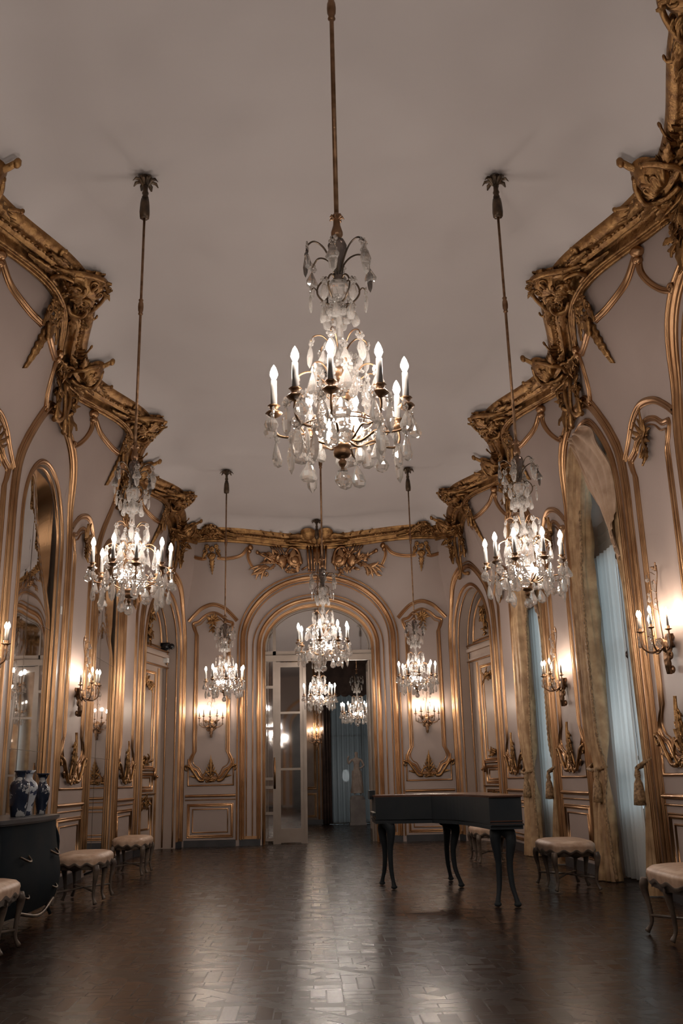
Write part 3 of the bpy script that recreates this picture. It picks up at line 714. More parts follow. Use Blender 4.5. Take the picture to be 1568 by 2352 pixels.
def drape(c, side, wh):
    """gold damask: fills the arch head, drawn to the jamb, tied back near the chair rail, spreading on the floor"""
    a, zs, b = WINO; a -= .005
    def outer(z):
        if z <= zs: return a
        t = min(1, (z-zs)/b); return a*math.sqrt(max(0, 1-t*t))
    kz = [0, .25, .7, 1.0, 1.12, 1.35, 2.0, 2.8, 3.3, 3.7, 4.1, 4.4, 4.6, 4.77]
    far = side > 0
    ki = [.36, .40, .44, .44, .46, .45, .44, .42, .40, .34, .24, .08, .0, .0] if far else [.78, .80, .82, .82, .82, .81, .80, .78, .70, .66, .60, .45, .2, .0]
    ko = [.62, .74, .82, .85, .85, .86]
    rows = []; N = 64; R = random.Random(int(c*7)+side)
    p1, p2 = R.uniform(0, 6), R.uniform(0, 6)
    for i in range(64):
        z = .01+((4.72 if far else 4.2)-.01)*i/63
        inn = float(np.interp(z, kz, ki)); out = outer(z)+.02; 
        if z < 1.0: out = .86+.0*(1-z)
        inn = min(inn, out-.01); row = []
        wd = out-inn
        squeeze = math.exp(-((z-1.1)/.22)**2); flare = max(0, 1-z/1.0)
        nf = 6
        for j in range(N+1):
            u = j/N
            am = (.07*(1-squeeze)+.018)*(.6+.4*min(1, wd/.3))
            if z > 3.3: am *= .8
            shear = .9*(z-3.2) if z > 3.2 else 0
            dd = .0+am*1.1*(1.6*abs(math.sin(u*nf*PI+p1+shear+.35*math.sin(z*1.3+p2)))**.8-.9)+am*.3*math.sin(u*nf*4.7*PI+p2+z*.8)
            dd += .10*flare*math.sin(u*PI)
            # cloth bulges forward at the tie
            s_ = c+side*(inn+wd*u)
            row.append((s_, z, dd+.05*squeeze*math.sin(PI*u)))
        rows.append(row)
    o_ = WR(c+side*.7, 0, 0)
    root = empty('damask_drape', o_, 0, 'gold damask drape tied back %s, %s side' % (wh, 'farther' if far else 'nearer'), 'curtain', 'gold damask drapes of the right windows')
    edge = [r[0] for r in rows]
    mb = MB(); mb.grid(rows); mb.grid([[(p[0], p[1], p[2]-.012) for p in r] for r in rows])
    x = mb.build('cloth', DAMASK, root, WR, origin=o_); x.location = (0, 0, 0)
    # fringe down the leading edge
    mb = MB()
    pts = [(p[0]-side*.008, p[1], p[2]+.004) for p in cr([e for e in edge if e[1] < 3.9], 2)]
    mb.tube(pts, [.013+.008*(k % 2) for k in range(len(pts))], 6)
    x = mb.build('fringe', FRINGE, root, WR, origin=o_); x.location = (0, 0, 0)
    mb = MB(); mb.tube([(c+side*.90, 1.2, -.02), (c+side*.82, 1.12, .10), (c+side*(.6 if far else .81), 1.1, .12), (c+side*(.45 if far else .78), 1.14, .0)], .02, 7)
    x = mb.build('tieback', FRINGE, root, WR, origin=o_); x.location = (0, 0, 0)
    mb = MB(); cx = c+side*(.50 if far else .80)
    P = [(.012, 1.12), (.022, 1.08), (.03, 1.04), (.022, 1.01), (.04, .97), (.055, .85), (.06, .78), (.02, .775)]
    rr = [[(cx+r*math.cos(2*PI*j/14), z, .11+r*math.sin(2*PI*j/14)) for j in range(14)] for r, z in P]; mb.grid(rr, closev=True)
    x = mb.build('tassel', FRINGE, root, WR, origin=o_); x.location = (0, 0, 0)
def swag(c, wh):
    """festoon in the arch head: gathered at the apex, its folds falling to the near jamb, with a short tail"""
    rows = []; a, zs, b = WINO; N = 90
    low = lambda q: float(np.interp(q, [-.86, -.72, -.5, -.3, -.1, .06, .16], [3.05, 3.30, 3.62, 3.80, 4.05, 4.45, 4.62]))
    for i in range(41):
        s_ = c+.14-1.005*i/40; q = s_-c
        zt = zs+b*math.sqrt(max(0, 1-(q/(a+.001))**2))-.01 if abs(q) < a else zs
        zl = min(low(q), zt-.02); row = []
        for j in range(N+1):
            v = j/N; z = zt+(zl-zt)*v
            # festoon folds run along lines of equal v, pleats fan out from the apex
            fan_ = math.atan2(4.78-z, -(q-.12)+1e-3)
            row.append((s_, z, .055+.06*math.sin(PI*v)+.034*abs(math.sin(v*PI*5.5+3*q))*(.3+.7*v)+.026*math.sin(fan_*15)*(1-.4*v)))
        rows.append(row)
    mb = MB(); mb.grid(rows); mb.grid([[(p[0], p[1], p[2]-.012) for p in r] for r in rows])
    o = mb.build('curtain_swag', SILK, fr=WR)
    tag(o, 'gathered gold damask swag in the arch head of the window '+wh, 'curtain swag', 'damask swags in the window arches')
for i in (0, 1, 2, 3):
    window_at(ARC[i], i+1, AH[i])
    for sd in (-1, 1): sheer(ARC[i], sd, WHERE_W[i])
    if i: 
        for sd in (-1, 1): drape(ARC[i], sd, WHERE_W[i])
        swag(ARC[i], {1: 'nearest the camera', 2: 'fully in view', 3: 'farthest away'}[i])

LAMPM = emitm('street_lamp_light', (.9, .97, 1), 13)
for x, y, z, r, lb in ((3.6, 10.4, 1.48, .06, 'white lamp glowing behind the sheer of the nearer window, lower one'), (3.6, 9.95, 1.68, .055, 'white lamp glowing behind the sheer of the nearer window, upper one'),
                       (3.6, 14.2, 1.6, .055, 'white lamp glowing outside behind the sheer of the far window'), (.75, 26.0, 1.2, .10, 'white lamp glowing behind the net curtain beside the statue')):
    root = empty('outside_lamp', (x, y, 0), 0, lb, 'lamp', 'lamps outside the windows')
    mb = MB(); mb.ball((0, 0, z), r, 12, (1, 1, 1.6)); mb.build('globe', LAMPM, root)
    mb = MB(); mb.tube([(0, 0, z-r*1.6), (0, 0, 0)], .012, 6); mb.build('post', IRON, root)
# ---------------------------------------------------------------- end door
def place(x): x.location = (0, 0, 0); return x
DR = empty('door_1', (0, EY, 0), kind='structure'); o_ = (0, EY, 0)
mb = MB(); reveal(mb, 0, 1.05, 3.5, .82, .42); place(mb.build('door_reveal', CREAM, DR, WE, origin=o_))
mb = MB(); mould(mb, arch(0, 1.03, 3.5, .80, 0, 40), .06, .04, d0=-.2); mb.tube([(p[0], p[1], -.10) for p in arch(0, 1.044, 3.5, .814, .02, 36)], .014, 6); place(mb.build('door_trim', GOLD, DR, WE, origin=o_))
mb = MB()
mould(mb, arch(0, .99, 3.5, .76, 0, 40), .09, .05, d0=-.26)
mb.box(-1.0, 1.0, 3.36, 3.44, -.285, -.2); mb.box(-1.0, 1.0, 3.25, 3.35, -.275, -.185); mb.box(-1.0, 1.0, 3.35, 3.36, -.28, -.17)
mb.box(-.86, -.80, 0, 3.95, -.28, -.2)
place(mb.build('transom_frame', PELM2, DR, WE, origin=o_, smooth=False))
mb = MB()
P = [(-.98*math.cos(PI*i/40), 3.5+.75*math.sin(PI*i/40)) for i in range(41)]
mb.grid([[(p[0], 3.44, -.24), (p[0], p[1], -.24)] for p in P]); place(mb.build('transom_glass', PANED, DR, WE, origin=o_, smooth=False))
# side light bars (left narrow strip)
mb = MB()
for z in (.05, .5, .95, 1.1, 2.0, 2.75): mb.box(-1.0, -.84, z, z+.05, -.27, -.21)
place(mb.build('sidelight_bars', PELM2, DR, WE, origin=o_, smooth=False))
mb = MB(); mb.box(-1.0, -.86, .05, 3.3, -.245, -.24); place(mb.build('sidelight_glass', PANED, DR, WE, origin=o_, smooth=False))
LF = mb = MB()
mb.box(-.80, -.72, 0, 3.24, -.27, -.21); mb.box(-.36, -.24, 0, 3.24, -.27, -.21); mb.box(-.72, -.36, .02, .26, -.268, -.212); mb.box(-.72, -.36, 3.14, 3.23, -.268, -.212)
mb.box(-.72, -.36, 1.27, 1.31, -.265, -.215); mb.box(-.72, -.36, 2.28, 2.32, -.265, -.215)
mb.box(-.30, -.285, 0, 3.24, -.21, -.19)
leafo = place(mb.build('door_leaf', PELM2, DR, WE, origin=o_, smooth=False))
mb = MB(); mb.box(-.72, -.36, .26, 3.14, -.242, -.238); x = mb.build('leaf_glass', PANED, leafo, WE, origin=o_, smooth=False); place(x)
mb = MB(); mb.tube([(-.83, 1.0, -.18), (-.83, 1.5, -.18)], .012, 8)
mb.box(-.85, -.81, .95, 1.45, -.2, -.19); x = mb.build('door_handle', GOLD, leafo, WE, origin=o_); place(x)
# open right leaf folded back against the far side of the wall
mb = MB()
mb.box(.93, .98, 0, .2, -.92, -.3); mb.box(.93, .98, 0, 3.24, -.36, -.28); mb.box(.93, .98, 0, 3.24, -.94, -.86); mb.box(.93, .98, 3.1, 3.24, -.92, -.3)
place(mb.build('open_leaf', PELM2, DR, WE, origin=o_, smooth=False))

# ---------------------------------------------------------------- corner doors
def corner_door(wall, idx, side):
    c = LC/2; o_ = wall(c, 0, 0); root = empty('door_%d' % idx, o_, kind='structure')
    a, zs, b = COR; D = -.30
    mb = MB(); reveal(mb, c, a, zs, b, .31); place(mb.build('door_reveal', CREAM, root, wall, origin=o_))
    mb = MB(); flat_arch(mb, c, a+.01, zs, b+.01, D, 0, .03); place(mb.build('door_back', CREAM, root, wall, origin=o_))
    mb = MB()
    # entablature
    for z0, z1, dd in ((3.10, 3.16, .07), (3.16, 3.28, .04), (3.28, 3.34, .10), (3.34, 3.40, .06)): mb.box(c-a, c+a, z0, z1, D, D+dd)
    place(mb.build('door_entablature', GOLD if False else CREAM, root, wall, origin=o_, smooth=False))
    mb = MB()
    for z, w_ in ((3.11, .03), (3.29, .03), (3.40, .035)): mould(mb, [(c-a, z), (c+a, z)], w_, .03, BEAD, d0=D+.07)
    mould(mb, arch(c, a-.16, zs+.06, b-.2, None, 30)+[(c+a-.16, 3.47), (c-a+.16, 3.47)], .035, .03, closed=True, d0=D)
    # door leaf frames
    for z0, z1 in ((1.36, 2.98), (.98, 1.24), (.2, .84)):
        mould(mb, rect(c-.38, c+.38, z0, z1), .05, .03, closed=True, d0=D)
        mould(mb, rect(c-.28, c+.28, z0+.1*(z1-z0 > .5)+.05, z1-.1*(z1-z0 > .5)-.05), .03, .02, closed=True, d0=D)
    for z in (1.30, .91): mb.box(c-.5, c+.5, z, z+.02, D, D+.03)
    for s_ in (c-.52, c+.52): mould(mb, [(s_, .05), (s_, 3.08)], .05, .04, d0=D)
    place(mb.build('door_mouldings', GOLD, root, wall, origin=o_))
    mb = MB()
    for dd in (-.05, -.24): mb.tube([(p[0], p[1], dd) for p in arch(c, a-.006, zs, b-.006, .02, 30)], .014, 6)
    place(mb.build('reveal_beads', GOLD, root, wall, origin=o_))
    mb = MB(); R = random.Random(idx)
    foliage(mb, c, 3.95, .1, .12, 18, R, D+.01); foliage(mb, c, 3.65, .05, .14, 16, R, D+.01)
    foliage(mb, c, 2.78, .18, .05, 12, R, D+.01); foliage(mb, c, 1.47, .2, .03, 10, R, D+.01); foliage(mb, c, .76, .18, .04, 10, R, D+.01)
    place(mb.build('door_ornament', GOLDD, root, wall, origin=o_))
    mb = MB(); mb.box(c+.40, c+.44, 1.15, 1.35, D+.02, D+.05); mb.ball((c+.42, 1.2, D+.08), .025, 8); place(mb.build('door_knob', GOLD, root, wall, origin=o_))
corner_door(WCL, 2, 'left'); corner_door(WCR, 3, 'right')
mb = MB(); q = LC/2+.62
mb.lathe_xyz((q, 3.48, -.10), .055, 14, (1, 1, 1)); mb.box(q-.03, q+.03, 3.42, 3.55, -.30, -.14)
o = mb.build('security_camera', BLACKP, fr=WCL); tag(o, 'small black dome camera on the ledge over the left corner door', 'camera')
mb = MB(); mb.box(q+.02, q+.10, 3.2, 3.28, -.26, -.18); o = mb.build('junction_box', WHITEP, fr=WCL, smooth=False); tag(o, 'small white box just below the black dome camera', 'box')

# ---------------------------------------------------------------- crystal chandeliers
def drop_mesh(kind):
    mb = MB()
    if kind == 0:   prof = [(.0015, 0), (.004, -.006), (.0015, -.012), (.005, -.018), (.011, -.032), (.0155, -.047), (.012, -.058), (.0, -.063)]; n = 8; sy = .6
    elif kind == 1: prof = [(.001, 0), (.006, -.004), (.006, -.009), (.001, -.013), (.008, -.024), (.0125, -.042), (.009, -.062), (.0, -.074)]; n = 6; sy = .55
    elif kind == 2: prof = [(.001, 0), (.005, -.006), (.001, -.012), (.019, -.046), (.017, -.052), (0, -.055)]; n = 5; sy = .7
    else:           prof = [(.001, 0), (.004, -.005), (.001, -.010), (.011, -.018), (.015, -.027), (.011, -.036), (0, -.041)]; n = 8; sy = 1
    mb.lathe(prof, n, sy=sy)
    # rosette of the hook
    for k in range(6): a = 2*PI*k/6; mb.lathe_xyz((.0085*math.cos(a), .003, -.002+.0085*math.sin(a)), .005, 5, (1, .6, 1))
    o = mb.build('crystal_drop', CRYSTAL, smooth=False, origin=(0, 0, 0)); me = o.data; bpy.data.objects.remove(o); return me
DROPS = [drop_mesh(k) for k in range(4)]
DROPD = DROPS[1].copy(); DROPD.materials.clear(); DROPD.materials.append(CRYSTALD)

def bulb_mb(mb, c, r=.0165, h=.068):
    mb.lathe([(0, 0), (r*.55, .004), (r, h*.32), (r*.92, h*.5), (r*.5, h*.8), (0, h)], 8, c)
def chandelier(loc, rz, label, angles, R=.28, crown=True, dim=False, seed=1):
    Z0 = CZ
    root = empty('crystal_chandelier', (loc[0], loc[1], Z0), rz, label, 'chandelier', 'crystal chandeliers hanging in the ballroom')
    RD = random.Random(seed)
    def B(mb, nm, m, parent=root, smooth=True, angle=None):
        mb.v = [(x, y, z-Z0) for x, y, z in mb.v]; return mb.build(nm, m, parent, smooth=smooth, angle=angle)
    # ceiling rose
    mb = MB(); mb.lathe([(.0, 5.75), (.05, 5.745), (.035, 5.72), (.018, 5.70), (.02, 5.62), (.027, 5.60), (.02, 5.58), (.028, 5.56), (.022, 5.54)], 12)
    for k in range(8):
        a = 2*PI*k/8
        pts = [(.02*math.cos(a), .02*math.sin(a), 5.67), (.05*math.cos(a), .05*math.sin(a), 5.715), (.085*math.cos(a), .085*math.sin(a), 5.715), (.105*math.cos(a), .105*math.sin(a), 5.685)]
        mb.tube(pts, [.012, .022, .02, .006], 6, .35)
    B(mb, 'ceiling_rose', DARKM)
    mb = MB(); mb.lathe([(.012, 5.56), (.03, 5.545), (.036, 5.50), (.040, 5.42), (.036, 5.375), (.01, 5.37)], 16, flut=.06, k=8); B(mb, 'tassel', DARKM)
    mb = MB(); mb.tube([(0, 0, 5.38), (0, 0, 4.65), (0, 0, 4.5), (0, 0, 3.44)], .0105, 8)
    mb.lathe([(.011, 4.52), (.019, 4.53), (.014, 4.545), (.02, 4.56), (.022, 4.59), (.02, 4.62), (.014, 4.635), (.019, 4.65), (.011, 4.66)], 10)
    B(mb, 'rod', BRONZE)
    mb = MB(); mb.lathe([(.011, 3.47), (.02, 3.455), (.014, 3.44), (.016, 3.41), (.02, 3.395), (.026, 3.375), (.026, 3.36), (.018, 3.345), (.01, 3.34)], 12)
    for k in range(7): a = 2*PI*k/7; mb.tube([(.012*math.cos(a), .012*math.sin(a), 3.44), (.026*math.cos(a), .026*math.sin(a), 3.452), (.032*math.cos(a), .032*math.sin(a), 3.44)], [.006, .007, .003], 5)
    B(mb, 'finial', BRONZE)
    mb = MB(); mb.lathe([(.012, 3.345), (.034, 3.33), (.042, 3.31), (.038, 3.27), (.026, 3.22), (.022, 3.18), (.02, 3.13)], 8); B(mb, 'dark_baluster', CRYSTALD, smooth=False)
    mb = MB(); mb.lathe([(.02, 3.135), (.045, 3.12), (.052, 3.09), (.042, 3.05), (.02, 3.03), (.016, 3.02)], 12, flut=.05, k=6); B(mb, 'crystal_cup', CRYSTAL, smooth=False)
    mb = MB(); mb.lathe([(.016, 3.03), (.02, 3.01), (.013, 2.98), (.014, 2.92), (.02, 2.86), (.028, 2.84), (.012, 2.83), (.03, 2.80), (.036, 2.77), (.02, 2.72)], 10); B(mb, 'crystal_stem', CRYSTAL, smooth=False)
    mb = MB(); mb.lathe([(.012, 2.73), (.03, 2.715), (.034, 2.70), (.02, 2.69), (.015, 2.66), (.045, 2.60), (.05, 2.59), (.03, 2.575)], 12); B(mb, 'gilt_collar', BRONZE)
    mb = MB(); mb.lathe([(.02, 2.58), (.04, 2.56), (.03, 2.53), (.042, 2.50), (.046, 2.46), (.036, 2.41), (.02, 2.38)], 10, flut=.06, k=5); B(mb, 'crystal_vase', CRYSTAL, smooth=False)
    mb = MB(); mb.lathe([(.02, 2.385), (.037, 2.38), (.039, 2.365), (.033, 2.36), (.037, 2.345), (.036, 2.33), (.022, 2.322), (.01, 2.315), (.018, 2.305), (.014, 2.29), (.006, 2.28), (.009, 2.27), (.005, 2.262)], 14); B(mb, 'base_bowl', BRONZE)
    mb = MB(); mb.ball((0, 0, 2.232), .034, 12); mb.lathe([(.01, 2.27), (.022, 2.266), (.012, 2.26)], 8); B(mb, 'crystal_ball', CRYSTAL, smooth=False)
    nd_ = [0]
    def drop(r, a, z, kind=None, dark=False, sc=1.0):
        if nd_[0] >= 99: return
        nd_[0] += 1
        me = DROPD if dark else DROPS[RD.randrange(4) if kind is None else kind]
        o = bpy.data.objects.new('crystal_drop', me); COL.objects.link(o); o.parent = root
        o.location = (r*math.cos(a), r*math.sin(a), z-Z0); o.rotation_euler = (RD.uniform(-.08, .08), RD.uniform(-.08, .08), a+PI/2+RD.uniform(-.5, .5)); sc *= 1.7; o.scale = (sc, sc*.95, sc)
    def armcurve(mb, a, pts, r):
        mb.tube([(q*math.cos(a), q*math.sin(a), z) for q, z in cr(pts, 6)], r, 6)
    if crown:
        for k in range(6):
            a = 2*PI*k/6+.35; mb = MB(); hi = 3.285+.02*(k % 2)
            armcurve(mb, a, [(.018, 3.17), (.03, 3.22), (.065, hi-.02), (.11, hi), (.145, hi-.03)], .0042); B(mb, 'scroll_arm', DARKM)
            drop(.145, a, hi-.03, 0 if k % 2 else 2, False, 1.1); drop(.148, a, hi-.075 if k % 3 else hi-.06, 1, k % 3 == 0, .95)
        for k in range(6):
            a = 2*PI*k/6; mb = MB()
            armcurve(mb, a, [(.03, 3.125), (.055, 3.14), (.085, 3.11), (.09, 3.07), (.06, 3.03), (.02, 3.02)], .0042); armcurve(mb, a, [(.088, 3.08), (.105, 3.10), (.122, 3.085)], .003)
            B(mb, 'scroll_arm', DARKM)
            drop(.122, a, 3.085, 1, False, .85); drop(.07, a+.3, 3.02, 0, False, .9); drop(.05, a-.2, 3.00, 3, False, .8)
    for k in range(6):
        a = 2*PI*k/6+.2; mb = MB(); armcurve(mb, a, [(.02, 2.78), (.04, 2.83), (.075, 2.865), (.11, 2.86), (.125, 2.835)], .0035); B(mb, 'scroll_arm', BRONZE)
        drop(.125, a, 2.835, 1, False, 1.0); drop(.09, a+.5, 2.80, None, False, .9)
    for k in range(8):
        a = 2*PI*k/8+.1; mb = MB(); armcurve(mb, a, [(.03, 2.60), (.07, 2.66), (.12, 2.70), (.165, 2.69), (.185, 2.66)], .004); B(mb, 'scroll_arm', BRONZE)
        drop(.185, a, 2.66, 0, False, 1.15); drop(.12, a+.35, 2.665, None, False, 1.0)
    n = len(angles)
    for k, a in enumerate(angles):
        mb = MB(); zz = 2.49
        armcurve(mb, a, [(.03, 2.40), (.08, 2.385), (.15, 2.42), (R-.08, 2.405), (R-.02, 2.41), (R+.004, 2.45), (R, zz)], .0055)
        armcurve(mb, a, [(.15, 2.42), (.17, 2.45), (.155, 2.465), (.145, 2.452)], .003)
        arm = B(mb, 'arm', BRONZE)
        c = (R*math.cos(a), R*math.sin(a), 0)
        mb = MB(); mb.lathe([(.006, 2.485), (.024, 2.495), (.034, 2.505), (.033, 2.51), (.015, 2.505), (.014, 2.525), (.02, 2.535), (.026, 2.54), (.0, 2.54)], 12, c, flut=.05, k=6); B(mb, 'drip_pan', BRONZE, arm)
        mb = MB(); mb.lathe([(.0, 2.535), (.0135, 2.537), (.0125, 2.652), (.006, 2.658), (0, 2.658)], 10, c); cd = B(mb, 'candle', CANDLE, arm)
        mb = MB(); bulb_mb(mb, (c[0], c[1], 2.656)); bb = B(mb, 'bulb', BULBD if dim else BULBM, arm)
        for q in (-.13, .13): drop(R+.015, a+q, 2.498, None, False, 1.25)
        drop(R*.98, a, 2.405, 1 if k % 2 else 0, False, 1.25)
        drop(R*.80, a+.2, 2.395, None, False, 1.3)
    for k in range(4):
        a = 2*PI*k/4+.6; mb = MB(); bulb_mb(mb, (.085*math.cos(a), .085*math.sin(a), 2.44)); B(mb, 'inner_bulb', BULBD)
        mb = MB(); armcurve(mb, a, [(.03, 2.39), (.06, 2.40), (.085, 2.44)], .004); B(mb, 'scroll_arm', BRONZE)
    for k in range(12): drop(.17, 2*PI*k/12, 2.47-.02*(k % 2), None, False, 1.1)
    for k in range(10): drop(.13, 2*PI*k/10+.2, 2.40, None, False, 1.1)
    for k in range(8): drop(.075, 2*PI*k/8+.1, 2.375, 3, False, .9)
    # the small beads and further drops nobody could count
    mb = MB()
    for k in range(120):
        a = RD.uniform(0, 2*PI); t = RD.random()
        z = 2.39+.42*t; r = (.19-.14*t)*RD.uniform(.55, 1.1)
        x, y = r*math.cos(a), r*math.sin(a)
        if k % 2: mb.ball((x, y, z), RD.uniform(.005, .010), 6)
        else: mb.lathe([(0, .02), (.009, 0), (.011, -.008), (0, -.024)], 6, (x, y, z))
    o = B(mb, 'crystal_beads', CRYSTAL, smooth=False); o['kind'] = 'stuff'
    mb = MB()
    for rr, zz in ((.06, 2.60), (.13, 2.475), (.19, 2.43)):
        mb.tube([(rr*math.cos(2*PI*k/24), rr*math.sin(2*PI*k/24), zz) for k in range(25)], .0035, 5)
    B(mb, 'ring_band', BRONZE)
    return root
dg = math.radians
ANG = [dg(x) for x in (-173, -132, -100, -59, -22, 28, 75, 118)]
proto = chandelier((0, 3.607), 0, 'largest crystal chandelier, hanging in the centre nearest the camera', ANG)
index_kids()
for (x, y, rz, lb) in ((-1.41, 6.5, .5, 'crystal chandelier hanging on the left, nearer of the two left ones'),
                       (1.41, 6.5, -.3, 'crystal chandelier on the right side in front of the tall window'),
                       (-1.41, 13.83, .9, 'far left crystal chandelier, above the end wall sconce left of the door'),
                       (1.41, 13.83, .2, 'far right crystal chandelier, above the end wall sconce right of the door'),
                       (0, 10.2, 1.3, 'crystal chandelier in front of the arched fanlight, upper of two in the doorway'),
                       (-1.41, -.83, .3, 'crystal chandelier behind the camera on the left, seen only in mirror glass'),
                       (1.41, -.83, 1.0, 'crystal chandelier behind the camera on the right, seen only in mirror glass'),
                       (0, 16.73, .15, 'crystal chandelier just before the doorway, lower of two overlapping it')):
    c = copy_tree(proto); c.location = (x, y, CZ); c.rotation_euler = (0, 0, rz); c['label'] = lb

# ---------------------------------------------------------------- wall sconces
def sconce(wall, c, label):
    o_ = wall(c, 2.0, 0)
    root = empty('wall_sconce', o_, 0, label, 'wall light', 'bronze wall sconces with five candles')
    def B(mb, nm, m, parent=root, smooth=True): x = mb.build(nm, m, parent, wall, smooth=smooth, origin=o_); x.location = (0, 0, 0); return x
    mb = MB()
    leaf(mb, (c, 2.2), -PI/2, .34, .05, 0, .05, .04, .02, 6, 12, .02)
    for sg in (-1, 1):
        leaf(mb, (c+sg*.02, 2.1), PI/2-sg*.8, .16, .035, -sg*.5, .04, .03, .03, 4, 8, .02)
        volute(mb, (c+sg*.05, 2.02), .035, 0, sg*1.3, .014, .05)
    mb.lathe_xyz((c, 2.1, .06), .06, 10, (1, 1.2, .8)); mb.lathe_xyz((c, 1.9, .03), .025, 8, (1, 1.4, .8))
    B(mb, 'back_plate', BRONZE)
    for k, (a, dd, hz) in enumerate(((-.21, .08, 0), (-.12, .19, .03), (0, .25, .01), (.12, .19, .03), (.21, .08, 0))):
        z = 2.20+hz
        mb = MB(); mb.tube(cr([(c, 2.12, .06), (c+a*.5, 2.05, .06+dd*.5), (c+a*.95, 2.09, .02+dd), (c+a, z, .03+dd)], 7), .0075, 6)
        rr = [[(c+a+r*math.cos(2*PI*j/10), zz, .03+dd+r*math.sin(2*PI*j/10)) for j in range(10)] for r, zz in ((.005, z), (.032, z+.012), (.03, z+.016), (.012, z+.015), (.015, z+.04), (.0, z+.041))]
        mb.grid(rr, closev=True); arm = B(mb, 'arm', BRONZE)
        def ring(prof): return [[(c+a+r*math.cos(2*PI*j/8), zz, .03+dd+r*math.sin(2*PI*j/8)) for j in range(8)] for r, zz in prof]
        mb = MB(); mb.grid(ring([(0, z+.04), (.010, z+.041), (.009, z+.135), (0, z+.14)]), closev=True); B(mb, 'candle', CANDLE, arm)
        mb = MB(); mb.grid(ring([(0, z+.137), (.008, z+.14), (.0155, z+.16), (.014, z+.17), (.007, z+.188), (0, z+.2)]), closev=True); B(mb, 'bulb', WBULB, arm)
    # crystal sprays on a bronze stem
    mb = MB(); mb.tube(cr([(c, 2.15, .08), (c-.015, 2.35, .10), (c+.015, 2.55, .09), (c, 2.72, .07), (c-.03, 2.80, .08)], 7), .005, 6)
    for k in range(5):
        z = 2.4+.08*k; sg = -1 if k % 2 else 1
        mb.tube(cr([(c, z, .09), (c+sg*.03, z+.03, .12), (c+sg*.06, z-.0, .14)], 5), .003, 5)
    leaf(mb, (c, 2.76), PI/2+.5, .09, .02, .8, .01, .01, .02, 3, 6, .08); leaf(mb, (c, 2.76), PI/2-.6, .07, .018, -.8, .01, .01, .02, 3, 6, .08)
    B(mb, 'stem', BRONZE)
    R = random.Random(3)
    pts = [(c+(-1 if k % 2 else 1)*.06, 2.4+.08*k, .14) for k in range(5)]+[(c+a, 2.16+hz, .04+dd) for a, dd, hz in ((-.21, .08, 0), (-.12, .19, .03), (0, .25, .01), (.12, .19, .03), (.21, .08, 0), (-.06, .12, -.02), (.06, .12, -.02), (-.17, .14, -.04), (.17, .14, -.04), (0, .16, -.07))]
    for p in pts:
        w_ = wall(*p); o = bpy.data.objects.new('crystal_drop', DROPS[R.randrange(4)]); COL.objects.link(o); o.parent = root
        o.location = Vector(w_)-Vector(o_); o.rotation_euler = (0, 0, R.uniform(0, 3)); s_ = R.uniform(1.0, 1.4); o.scale = (s_, s_, s_)
    return root
for wall, c, lb in ((WE, -1.97, 'bronze candle sconce on the end wall left of the glass door'), (WE, 1.97, 'bronze candle sconce on the end wall right of the glass door'),
                    (WL, 11.4, 'bronze candle sconce on the left wall between the two mirrors'), (WR, 11.4, 'bronze candle sconce on the right wall between the two windows'),
                    (WR, 7.9, 'large bronze candle sconce cut by the right edge of the photo'), (WL, 7.9, 'bronze candle sconce above the commode, just outside the left edge'),
                    ):
    sconce(wall, c, lb)

# ---------------------------------------------------------------- harpsichord
HP = empty('harpsichord', (1.2, 9.7, 0), 0, 'dark harpsichord on cabriole legs, standing right of the doorway', 'harpsichord')
def hb(mb, nm, m, parent=HP, **k):
    mb.v = [(x-1.2, y-9.7, z) for x, y, z in mb.v]; return mb.build(nm, m, parent, **k)
OUT = [(.50, 10.62), (.50, 10.02), (.80, 9.94)] + cr([(1.06, 9.90), (1.24, 9.5), (1.33, 8.95), (1.37, 8.36)], 6) + [(1.645, 8.34), (1.72, 10.75)]
def prism(mb, poly, z0, z1, off=0.0):
    C_ = np.mean(poly, 0); Q = []
    for x, y in poly:
        v = np.array([x, y])-C_; L = np.linalg.norm(v); q = C_+v*(1+off/L); Q.append((q[0], q[1]))
    n = len(Q); mb.add([(x, y, z0) for x, y in Q]+[(x, y, z1) for x, y in Q], [tuple(range(n))[::-1], tuple(range(n, 2*n))]+[(i, (i+1) % n, n+(i+1) % n, n+i) for i in range(n)])
mb = MB(); prism(mb, OUT, .665, .885); hb(mb, 'case', LACQ, smooth=False)
mb = MB(); prism(mb, OUT, .885, .893, .012); prism(mb, OUT, .893, .903, .022); hb(mb, 'lid', WOODL, smooth=False)
mb = MB(); prism(mb, OUT, .655, .668, .022); prism(mb, OUT, .625, .655, .004); hb(mb, 'stand_moulding', LACQ, smooth=False)
mb = MB(); prism(mb, OUT, .688, .696, .007); prism(mb, OUT, .668, .672, .02); hb(mb, 'case_banding', WOODL, smooth=False)
mb = MB(); mb.box(.47, .56, 10.05, 10.5, .70, .73); mb.box(.46, .52, 10.35, 10.62, .86, .95); hb(mb, 'keyboard_end', LACQ, smooth=False)
